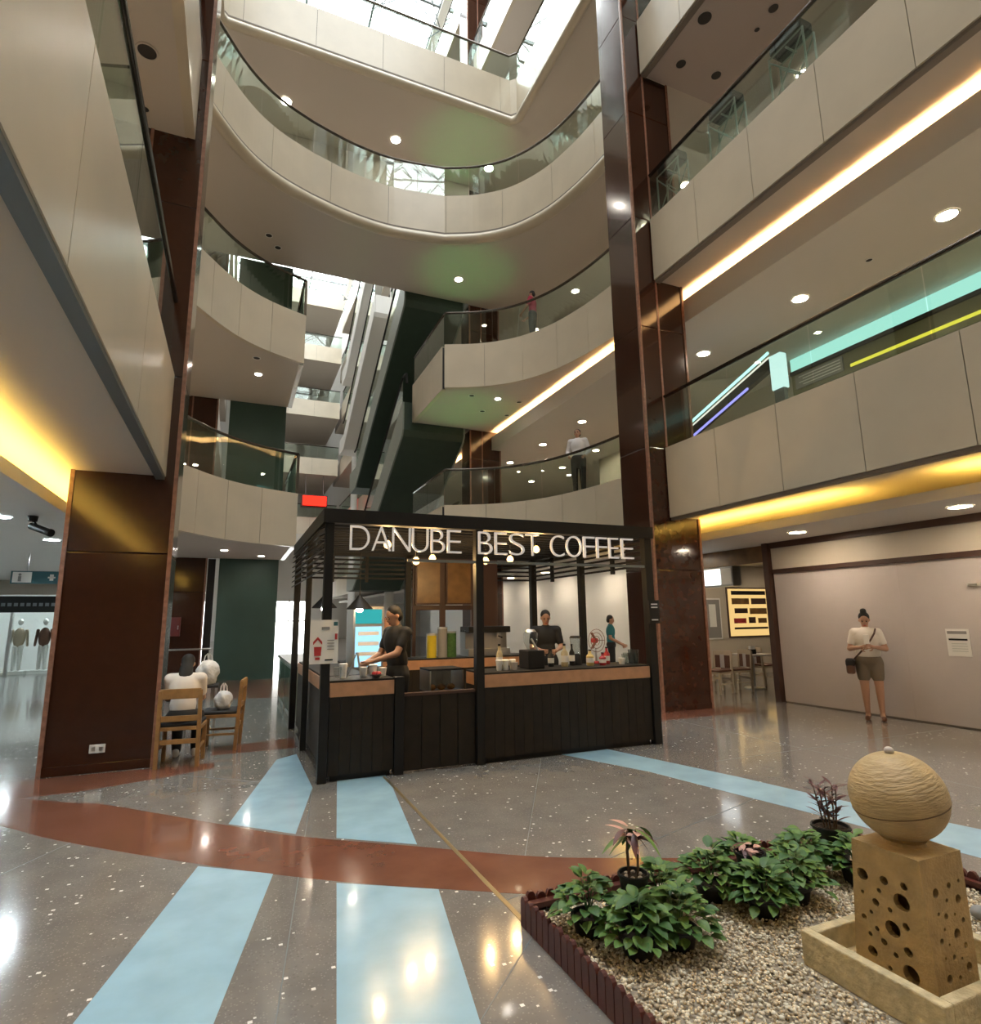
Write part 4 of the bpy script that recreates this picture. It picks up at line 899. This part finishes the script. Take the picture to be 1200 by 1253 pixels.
for (x, y, r) in HY:
    v = (y-520)/(1090-520); xl = 648+(692-648)*v; xr = 820+(870-820)*v; u = min(.88, max(.12, (x-xl)/(xr-xl)))
    yt = 548-u*55; yb = 1115-u*40; v = (y-yt)/(yb-yt); zz = PZ1-(PZ1-PZ0)*v; xx = 2.6+.27*u; rr = r*.00082
    cut2.tube([(xx, 1.65, zz), (xx, 1.78, zz)], rr, 14)
c1 = cut.build('cut_tmp', 'sand'); c2 = cut2.build('cut_tmp', 'sand')
for c in (inner, c1, c2):
    bm_ = outer.modifiers.new('b', 'BOOLEAN'); bm_.operation = 'DIFFERENCE'; bm_.solver = 'EXACT'; bm_.use_self = True; bm_.object = c
bpy.context.view_layer.update()
me = bpy.data.meshes.new_from_object(outer.evaluated_get(bpy.context.evaluated_depsgraph_get())); outer.modifiers.clear(); outer.data = me
for c in (inner, c1, c2): bpy.data.objects.remove(c)
eg = wthing('stone_egg', 'ribbed tan stone egg resting tilted on the pierced pedestal', 'sculpture', (2.745, 1.86, .61))
rv = Vector(RM[:, 0]); uv = Vector((0, 0, 1)); ang = math.radians(22)
ax = (rv*math.cos(ang)-uv*math.sin(ang)).normalized(); ay = Vector((0, 0, 1)).cross(ax).normalized(); az = ax.cross(ay)
R3 = Matrix.Rotation(math.radians(12), 3, rv.cross(uv))
eggm = mat('ribbed_tan_stone', (.46, .33, .17), .5, noise=.12, nscale=12)
nt = eggm.node_tree; tc = nt.nodes.new('ShaderNodeTexCoord'); mp = nt.nodes.new('ShaderNodeMapping'); mp.inputs['Scale'].default_value = (1, 1, 5)
nz = nt.nodes.new('ShaderNodeTexNoise'); nz.inputs['Scale'].default_value = 22; nz.inputs['Detail'].default_value = 4
bp = nt.nodes.new('ShaderNodeBump'); bp.inputs['Strength'].default_value = .8; bp.inputs['Distance'].default_value = .012
nt.links.new(tc.outputs['Object'], mp.inputs[0]); nt.links.new(mp.outputs[0], nz.inputs['Vector']); nt.links.new(nz.outputs['Fac'], bp.inputs['Height']); nt.links.new(bp.outputs[0], nt.nodes['Principled BSDF'].inputs['Normal'])
EC = Vector((2.745, 1.86, .804))
b = MB(); b.ell((0, 0, 0), (.19, .19, .183), None, 48, 32); e_ = b.build('egg_body', eggm, eg, smooth=True)
e_.matrix_parent_inverse = Matrix.Translation(-Vector(WORLD[eg.name])); e_.matrix_basis = Matrix.Translation(EC) @ R3.to_4x4()
MB().ell(EC+Vector((-.02, .0, .19)), (.02, .02, .017)).build('spout_knob', 'offw', eg, smooth=True)
MB().lathe((2.745, 1.86, PZ1), [(.085, 0), (.08, .012), (.1, .03)], 24).build('seat_ring', 'sand', eg)
MB().tube([tuple(EC+R3 @ Vector((.1870*math.cos(t/40*6.2832), .1870*math.sin(t/40*6.2832), -.035))) for t in range(41)], .0025, 5).build('seam_groove', 'sanddark', eg)

# plants -------------------------------------------------------------
def leaf_mesh(L, Wd, m, fold=.18, droop=.25, n=5):
    b = MB(); vs = []
    for i in range(n+1):
        t = i/n; w = Wd*math.sin(math.pi*min(1, t*.92+.06))**.8*(1 if t < .95 else .25); z = -droop*L*t*t
        vs += [(-w/2, L*t, z+fold*w), (0, L*t, z), (w/2, L*t, z+fold*w)]
    fs = []
    for i in range(n):
        for k in (0, 1): a = i*3+k; fs.append((a, a+1, a+4, a+3))
    me = b.add(vs, fs).mesh('leaf'); me.materials.append(M[m])
    for p in me.polygons: p.use_smooth = True
    return me
LB = [leaf_mesh(.07, .05, 'leaf'), leaf_mesh(.078, .055, 'leafd'), leaf_mesh(.058, .044, 'leaf')]
LR = [leaf_mesh(.10, .028, 'leafr', .1, .5), leaf_mesh(.12, .03, 'leaf', .1, .6), leaf_mesh(.09, .035, 'leafp', .1, .2)]
LS = leaf_mesh(.075, .018, 'leafr', .1, .2); LBR = leaf_mesh(.06, .035, 'leafp', .1, .3)
def pot_parts(t, r, h):
    MB().lathe((0, 0, 0), [(r*.75, 0), (r, h), (r*1.06, h), (r*1.06, h-.012), (r*1.0, h+.004), (r*.92, h+.002), (r*.9, h-.02)], 18).build('pot', 'pot', t, smooth='auto')
    MB().lathe((0, 0, h-.022), [(r*.9, 0), (r*.85, .008)], 18).build('soil', 'soil', t)
def bush(x, y, r=.12, n=30, label='', z=.06, ph=.11, top=.2):
    t = thing('potted_plant', label, 'plant', (x, y, z), random.uniform(0, 6)); pot_parts(t, .085, ph)
    for k in range(n):
        a = k*2.39996; q = math.sqrt((k+.5)/n); el = (1-q)
        rr = r*q*random.uniform(.75, 1.0); zz = ph+top*(.0+1.0*el**.7)*random.uniform(.8, 1.05)
        p = (rr*math.cos(a)*.8, rr*math.sin(a)*.8, zz)
        place('leaf', random.choice(LB), t, loc=p, rot=(random.uniform(-.35, .45)+.5*el, random.uniform(-.3, .3), a-math.pi/2+random.uniform(-.4, .4)), scale=(1, 1, 1))
    for k in range(5):
        a = k*1.257; MB().tube([(0, 0, ph-.03), (.02*math.cos(a), .02*math.sin(a), ph+.06), (.05*math.cos(a), .05*math.sin(a), ph+top*.75)], [.004, .0035, .002], 5).build('stem', 'leafd', t)
    return t
BS = [(1.70, 2.78, 'leafy green plant in the edging corner left of the pink-leaved plant'), (1.80, 2.52, 'leafy green plant in front of the pink-leaved plant'), (2.02, 2.50, 'leafy green plant nearest the trough in the corner group'), (2.12, 2.76, 'leafy green plant right behind the pink-leaved plant'),
      (2.50, 2.80, 'leafy green plant at the near edge of the middle group'), (2.62, 2.55, 'leafy green plant at the front of the middle group'), (2.90, 2.60, 'leafy green plant on the pedestal side of the middle group'), (2.80, 2.86, 'leafy green plant behind the brown-flowered pot'),
      (3.22, 2.80, 'leafy green plant left of the dark red spiky plant'), (3.40, 2.60, 'leafy green plant behind the pedestal below the dark red plant')]
for (x, y, l) in BS: bush(x, y, random.uniform(.19, .215), 95, l, .062, .09, random.uniform(.17, .20))
# pink and red leaved plant on an upturned pot
up_ = thing('upturned_pot', 'black upturned pot carrying the pink-leaved plant', 'pot', (1.92, 2.70, .062)); MB().lathe((0, 0, 0), [(.085, 0), (.06, .125), (.05, .127)], 18).build('shell', 'pot', up_, smooth='auto')
t = thing('potted_plant', 'pink and red leaved tall plant in a raised black pot', 'plant', (1.92, 2.70, .19)); pot_parts(t, .075, .14)
for k in range(4):
    a = k*1.6; sx, sy = .03*math.cos(a), .03*math.sin(a); MB().tube([(sx, sy, .1), (sx*1.2, sy*1.2, .25), (sx*.9, sy*.9, .34)], .004, 6).build('stem', 'stem', t)
    for j in range(5):
        b_ = a+j*1.26; place('leaf', LR[(k+j) % 3], t, loc=(sx, sy, .30+.012*j), rot=(random.uniform(-.3, .4), random.uniform(-.3, .3), b_), scale=(1.25, 1.25, 1.25))
for k in range(6): MB().ell((0, 0, 0), (.012, .01, .008)).build('white_pebble', 'offw', t, loc=(.04*math.cos(k), .04*math.sin(k), .13), smooth=True)
# brown flowering pot of the middle group
up2 = thing('upturned_pot', 'black upturned pot carrying the brown-flowered plant', 'pot', (2.72, 2.72, .062)); MB().lathe((0, 0, 0), [(.085, 0), (.06, .125), (.05, .127)], 18).build('shell', 'pot', up2, smooth='auto')
t = thing('potted_plant', 'low brown and pink leaved plant in a raised black pot', 'plant', (2.72, 2.72, .19)); pot_parts(t, .08, .11)
for k in range(16): place('leaf', [LBR, LR[0]][k % 2], t, loc=(.03*math.cos(k*2.4), .03*math.sin(k*2.4), .12+.01*(k % 3)), rot=(random.uniform(-.1, .5), random.uniform(-.3, .3), k*2.4), scale=(.9, .9, .9))
# dark red spiky plant
t = thing('potted_plant', 'dark red spiky plant in a black pot behind the egg', 'plant', (3.55, 2.86, .062)); pot_parts(t, .11, .22)
for k in range(5):
    sx, sy = .03*math.cos(k*1.26), .03*math.sin(k*1.26); tx, ty = sx*2.2-.02, sy*2.2
    MB().tube([(sx, sy, .18), (tx, ty, .45)], [.006, .003], 6).build('stem', 'stem', t)
    for j in range(14):
        q = .25+.75*j/13; place('leaf', LS, t, loc=(sx+(tx-sx)*q, sy+(ty-sy)*q, .18+.27*q), rot=(.6, 0, j*2.4+k), scale=(1.25, 1.25, 1.25))

# bags by the chairs --------------------------------------------------
plast = mat('white_plastic_bag', (.72, .71, .69), .4, bump=.8, bscale=18)
def plastic_bag(name, label, loc, s):
    t = thing(name, label, 'bag', loc)
    b = bmesh.new(); bmesh.ops.create_icosphere(b, subdivisions=3, radius=1)
    for v in b.verts:
        q = 1+.12*math.sin(v.co.x*7+v.co.z*5)+.1*math.sin(v.co.y*9-v.co.z*6); v.co.x *= s[0]*q; v.co.y *= s[1]*q; v.co.z = max(-.8, v.co.z)*s[2]+.8*s[2]
    me = bpy.data.meshes.new('body'); b.to_mesh(me); b.free(); me.materials.append(plast); place('body', me, t, smooth=True)
    zt = 1.75*s[2]
    for d in (-1, 1): MB().tube([(d*s[0]*.4, 0, zt-.03), (d*s[0]*.3, .01, zt+.06), (d*s[0]*.1, 0, zt+.1), (0, 0, zt)], .008, 6).build('handle', plast, t)
    return t
plastic_bag('plastic_bag', 'white plastic bag standing on the spare wooden chair', (-.06, 8.68, .482), (.11, .1, .13))
plastic_bag('plastic_bag', 'white plastic bag on the small dark table past the chairs', (ony(253,835,9.6).x, 9.6, .717), (.15, .12, .19))
stl = thing('side_table', 'small dark table behind the chairs holding a white bag', 'table', (ony(250,835,9.6).x-.03, 9.62, 0))
MB().box(-.22, .22, -.2, .2, .68, .715).build('table_top', 'cushion', stl, bevel=.004)
for sx in (-1, 1):
    for sy in (-1, 1): MB().bar((sx*.19, sy*.17, 0), (sx*.19, sy*.17, .68), .03).build('leg', 'steel', stl)

# ================================================================== PEOPLE
def remesh(b, name, m, vox=.013, smooth_it=4):
    me = b.mesh('tmp'); o = bpy.data.objects.new('tmp', me); COL.objects.link(o)
    r = o.modifiers.new('r', 'REMESH'); r.mode = 'VOXEL'; r.voxel_size = vox
    k = o.modifiers.new('s', 'SMOOTH'); k.iterations = smooth_it; k.factor = .5
    d = o.modifiers.new('d', 'DECIMATE'); d.ratio = .45
    bpy.context.view_layer.update()
    out = bpy.data.meshes.new_from_object(o.evaluated_get(bpy.context.evaluated_depsgraph_get())); bpy.data.objects.remove(o)
    out.name = name; out.materials.clear(); out.materials.append(M[m] if isinstance(m, str) else m)
    for p in out.polygons: p.use_smooth = True
    return out
def fingers(me, wr, dirv, side, palmn, m):
    b = MB(); d = dirv.normalized(); lat = palmn.cross(d).normalized(); bend = palmn
    base = wr+d*.085
    for i, (o_, L) in enumerate(((-.028, .062), (-.009, .074), (.010, .070), (.027, .055))):
        p0 = base+lat*o_-d*.015; p1 = p0+d*L*.5+bend*.006; p2 = p1+d*L*.3+bend*.018; p3 = p2+d*L*.12+bend*.02
        b.tube([p0, p1, p2, p3], [.0088, .0085, .0075, .004], 7)
    t0 = wr+d*.03-lat*.025*side; t1 = t0+d*.03-lat*.03*side+bend*.008; t2 = t1+d*.028-lat*.008*side+bend*.014
    b.tube([t0, t1, t2], [.011, .0098, .006], 7)
    bm2 = bmesh.new(); bm2.from_mesh(me); tm = b.mesh('f'); bm2.from_mesh(tm); bm2.to_mesh(me); bm2.free(); bpy.data.meshes.remove(tm)
    for p in me.polygons: p.use_smooth = True
def person(label, loc, rz, H=1.68, J=None, top=None, sleeve=.55, bottom=None, leglen=1.0, shoe='black', hair='short', w=1.0, wb=1.0, skirt=False, headtilt=0, headturn=0, skin='skin'):
    s = H/1.7
    j = dict(pelvis=(0, 0, .92), waist=(0, 0, 1.08), chest=(0, 0, 1.28), neck=(0, 0, 1.44), head=(0, -.015, 1.585),
             shl=(.185, 0, 1.39), shr=(-.185, 0, 1.39), ell=(.235, .02, 1.12), elr=(-.235, .02, 1.12), wrl=(.25, -.05, .87), wrr=(-.25, -.05, .87),
             hipl=(.095, 0, .9), hipr=(-.095, 0, .9), knl=(.10, -.02, .49), knr=(-.10, -.02, .49), anl=(.10, .02, .08), anr=(-.10, .02, .08), tol=(.115, -.15, .03), tor=(-.115, -.15, .03))
    j.update(J or {}); j = {k: Vector(v)*s for k, v in j.items()}
    t = thing('person', label, 'person', loc, rz)
    W_ = w
    def torso(b, g, pel=True):
        up = (j['chest']-j['pelvis']).normalized(); q = Vector((0, 0, 1)).rotation_difference(up).to_matrix()
        if pel: b.ell(j['pelvis'], ((.155*W_+g)*s, (.105*W_+g)*s, (.13+g)*s), q)
        b.ell(j['waist'], ((.135*W_*wb+g)*s, (.10*W_*wb+g)*s, (.17+g)*s), q)
        b.ell(j['chest'], ((.16*W_+g)*s, (.108*W_+g)*s, (.18+g)*s), q)
        b.cap(j['shl'], j['shr'], (.058+g)*s, (.058+g)*s); b.cap(j['chest'], j['neck'], (.085+g)*s, (.06+g*.3)*s)
    b = MB(); torso(b, 0)
    b.cap(j['neck']-Vector((0, 0, .04*s)), j['head']-Vector((0, 0, .03)), .05*s, .046*s)
    hr = Matrix.Rotation(headturn, 3, 'Z') @ Matrix.Rotation(headtilt, 3, 'X'); hc = j['head']
    def hp(x, y, z): return hc+hr @ (Vector((x, y, z))*s)
    b.ell(hp(0, .01, .025), (.074*s, .092*s, .088*s), hr); b.ell(hp(0, -.018, -.035), (.058*s, .068*s, .08*s), hr)
    b.ell(hp(0, -.092, -.012), (.013*s, .018*s, .022*s), hr)
    for sg_ in (-1, 1): b.ell(hp(sg_*.077, .01, -.005), (.012*s, .02*s, .03*s), hr)
    for c in 'lr':
        b.cap(j['sh'+c], j['el'+c], .05*W_*s, .041*W_*s); b.cap(j['el'+c], j['wr'+c], .042*W_*s, .027*s)
        d = (j['wr'+c]-j['el'+c]).normalized(); b.cap(j['wr'+c], j['wr'+c]+d*.065*s, .03*s, .033*s)
        b.cap(j['hip'+c], j['kn'+c], .088*W_*s, .056*W_*s); b.cap(j['kn'+c], j['an'+c], .058*W_*s, .036*s); b.cap(j['an'+c], j['to'+c], .038*s, .03*s)
    body = remesh(b, 'body', skin)
    for c, sd in (('l', 1), ('r', -1)):
        d = (j['wr'+c]-j['el'+c]); inward = Vector((-sd, -.3, 0)); inward = inward-d.normalized()*inward.dot(d.normalized())
        if inward.length < .1: inward = Vector((0, 0, -1))
        fingers(body, j['wr'+c], d, sd, inward.normalized(), skin)
    bo = place('body', body, t, smooth=True)
    for sg_ in (-1, 1):
        MB().ell(hp(sg_*.03, -.078, .008), (.012*s, .008*s, .008*s), hr, 10, 6).build('eye', 'hair', bo, smooth=True)
        MB().ell(hp(sg_*.03, -.08, .03), (.018*s, .006*s, .004*s), hr, 8, 5).build('eyebrow', 'hair', bo, smooth=True)
    MB().ell(hp(0, -.083, -.058), (.022*s, .006*s, .006*s), hr, 10, 6).build('mouth', 'redink', bo, smooth=True)
    # clothes
    if top:
        b = MB(); up = (j['chest']-j['pelvis'])
        torso(b, .016, False)
        for c in 'lr':
            e = j['sh'+c].lerp(j['el'+c], min(1, sleeve)); b.cap(j['sh'+c], e, .066*W_*s, .058*W_*s)
            if sleeve > 1: b.cap(j['el'+c], j['el'+c].lerp(j['wr'+c], .93), .055*W_*s, .04*s)
        place('shirt', remesh(b, 'shirt', top), t)
    if bottom:
        b = MB(); b.ell(j['pelvis']+Vector((0, 0, .02)), ((.155*W_+.022)*s, (.105*W_+.024)*s, .13*s)); b.cap(j['hipl']*.6+j['hipr']*.4-Vector((0, 0, .05*s)), j['hipr']*.6+j['hipl']*.4-Vector((0, 0, .05*s)), .095*W_*s, .095*W_*s)
        for c in 'lr':
            k1 = min(1, leglen*2); b.cap(j['hip'+c], j['hip'+c].lerp(j['kn'+c], k1), .1*W_*s, (.075 if leglen >= .5 else .085)*W_*s)
            if leglen > .5: b.cap(j['kn'+c], j['kn'+c].lerp(j['an'+c], (leglen-.5)*2*.98), .075*W_*s, .056*s)
        place('shorts' if leglen < .5 else 'trousers', remesh(b, 'trousers', bottom), t)
    for c in 'lr':
        b = MB(); a_ = j['an'+c]; o_ = j['to'+c]; b.cap(a_+Vector((0, .03, -.035))*s, o_+Vector((0, 0, .005))*s, .042*s, .038*s); b.cap(a_+Vector((0, .03, 0))*s, a_+Vector((0, .03, -.03))*s, .045*s, .043*s)
        place('shoe', remesh(b, 'shoe', shoe, .012, 2), t)
    b = MB(); b.ell(hp(0, .028, .045), (.084*s, .09*s, .085*s), hr); b.ell(hp(0, .055, .0), (.078*s, .062*s, .09*s), hr)
    if hair == 'bun': b.ell(hp(0, .03, .15), (.05*s, .05*s, .045*s)); b.ell(hp(0, .02, .115), (.05*s, .05*s, .03*s))
    if hair == 'long': b.ell(hp(0, .08, -.12), (.085*s, .05*s, .16*s), hr)
    place('hair', remesh(b, 'hair', 'hair', .012), t)
    return t, j
def facing(dx, dy): return math.atan2(dx, -dy)
tee = mat('white_tee', (.68, .63, .58), .8); shorts = mat('taupe_shorts', (.16, .125, .09), .85); blackc = mat('black_cloth', (.012, .012, .013), .8)
redc = mat('crimson_shirt', (.34, .02, .06), .75); tealc = mat('teal_shirt', (.02, .17, .20), .75); shirtw = mat('white_shirt', (.70, .68, .70), .75); bagb = mat('brown_leather', (.07, .03, .02), .5)
# 1 woman by the hoarding
rz = facing(-.82, -.57); L0 = Vector((9.06, 6.32, 0))
t, j = person('person in white top and taupe shorts looking at a phone by the hoarding', L0, rz, 1.60, dict(shl=(.165, 0, 1.385), shr=(-.165, 0, 1.385), ell=(.25, .0, 1.12), elr=(-.25, .0, 1.12), wrl=(.09, -.26, 1.16), wrr=(-.1, -.25, 1.15)),
              tee, .6, shorts, .28, 'brownpad', 'bun', 1.1, 1.15, headtilt=.42)
MB().tube([(.13, -.05, 1.355), (.11, -.115, 1.29), (.05, -.15, 1.19), (-.05, -.155, 1.06), (-.15, -.13, .95), (-.205, -.06, .88), (-.205, .06, .88), (-.12, .14, .98), (0, .155, 1.12), (.1, .12, 1.26), (.13, .05, 1.34), (.13, -.05, 1.355)], .013, 6).build('bag_strap', bagb, t)
def wl(loc, rz, v): return Vector(loc)+Matrix.Rotation(rz, 3, 'Z') @ Vector(v)
bg_ = thing('shoulder_bag', 'dark brown shoulder bag hanging at the hip by the hoarding', 'bag', wl(L0, rz, (-.25, -.07, .68)), rz)
MB().box(-.06, .06, -.13, .13, 0, .22).build('pouch', bagb, bg_, bevel=.03); MB().box(-.064, .064, -.135, .135, .11, .225).build('flap', blackc, bg_, bevel=.03)
ph = thing('mobile_phone', 'small phone held up by the person at the hoarding', 'phone', wl(L0, rz, (0, -.345, 1.14)), rz)
MB().box(-.036, .036, -.006, .006, 0, .14).build('case', 'paper', ph, bevel=.004); MB().box(-.032, .032, .006, .007, .008, .132).build('screen', 'coolw' if False else 'steel', ph)
# 2 barista
person('person in black working at the left kiosk counter', (1.86, 7.24, 0), facing(-.95, -.30), 1.76, dict(ell=(.22, -.14, 1.16), wrl=(.12, -.40, 1.08), elr=(-.22, -.1, 1.13), wrr=(-.12, -.36, 1.05), head=(0, -.06, 1.575), chest=(0, -.03, 1.28)),
       blackc, .6, blackc, 1, 'black', 'short', 1.0, headtilt=.45)
# 3 second barista
person('person in black standing before the rear kiosk counter', (4.72, 8.72, 0), facing(-.35, -.94), 1.70, dict(wrl=(.12, -.3, 1.08), wrr=(-.12, -.3, 1.08), ell=(.24, -.05, 1.12), elr=(-.24, -.05, 1.12)), blackc, .7, blackc, 1, 'black', 'short', 1.05, headtilt=.4)
# 4 teal shirt far behind
person('person in teal shirt walking behind the kiosk', (8.75, 12.75, 0), facing(.75, -.5), 1.62, dict(wrl=(.18, -.3, .95), wrr=(-.18, -.28, .95)), tealc, .6, blackc, 1, 'black', 'short', 1.0, headtilt=.2)
# 5 man on the second level
p = onz(709, 599, 4.6); d = Vector((p.x, p.y, 0)).normalized(); 
person('person in white shirt and black trousers behind the second level glass', (p.x+d.x*.8, p.y+d.y*.8, 4.602), facing(-.7, -.7), 1.76, dict(ell=(.27, .04, 1.13), elr=(-.27, .04, 1.13), wrl=(.2, -.14, .98), wrr=(-.2, -.14, .98)), shirtw, 1.4, blackc, 1, 'black', 'short', 1.05)
# 6 cleaner on the third level
p = onz(652, 402, 9.27); d = Vector((p.x, p.y, 0)).normalized(); C6 = Vector((p.x+d.x*.9, p.y+d.y*.9, 9.272)); r6 = facing(-.65, .7)
person('person in crimson shirt sweeping behind the third level glass', C6, r6, 1.62, dict(ell=(.24, -.1, 1.12), wrl=(.12, -.3, 1.0), elr=(-.24, -.06, 1.1), wrr=(-.15, -.28, .92)), redc, .7, blackc, 1, 'black', 'short', 1.0, headtilt=.3)
bw = thing('broom', 'long handled broom beside the crimson shirted person', 'broom', wl(C6, r6, (.0, -.5, 0)), r6)
MB().tube([(.05, .12, 1.15), (0, 0, .1)], .012, 8).build('handle', 'steel', bw); MB().box(-.15, .15, -.03, .03, 0, .12).build('bristles', 'black', bw, bevel=.01)
# 7 seated person
person('seated person in black and white on a wooden chair', (-.47, 7.98, 0), math.radians(-6)+math.pi, 1.56,
       dict(pelvis=(0, .08, .56), waist=(0, .06, .72), chest=(0, .02, .92), neck=(0, -.04, 1.08), head=(0, -.09, 1.2), shl=(.18, 0, 1.03), shr=(-.18, 0, 1.03), ell=(.21, -.12, .78), elr=(-.19, -.12, .78), wrl=(.16, -.34, .74), wrr=(-.16, -.34, .74),
            hipl=(.1, .05, .55), hipr=(-.1, .05, .55), knl=(.12, -.38, .53), knr=(-.12, -.38, .53), anl=(.11, -.36, .09), anr=(-.11, -.36, .09), tol=(.12, -.52, .035), tor=(-.12, -.52, .035)),
       tee, .7, blackc, 1, 'paper', 'long', 1.05, headtilt=.35)

# green uplights standing on the lobes behind the glass
for (zf, l) in ((4.602, 'second'), (9.272, 'third'), (ZB[2]+PH-.028, 'fourth')):
    t = thing('green_uplight', 'small green floor uplight on the %s level near the rear brown column' % l, 'uplight', (6.3, 16.4, zf))
    MB().lathe((0, 0, 0), [(.09, 0), (.09, .05), (.07, .12)], 16).build('housing', 'black', t); MB().lathe((0, 0, .121), [(.001, 0), (.06, 0), (.06, .004)], 16).build('lens', emis('green_lens', (.2, 1, .25), 3), t)
    l_ = bpy.data.lights.new('green_beam', 'SPOT'); l_.energy = 32; l_.color = (.25, 1, .3); l_.spot_size = 1.1; l_.spot_blend = .6; l_.shadow_soft_size = .05
    o = bpy.data.objects.new('green_beam', l_); COL.objects.link(o); o.parent = t; o.location = (0, 0, .15); o.rotation_euler = (math.pi, 0, 0)
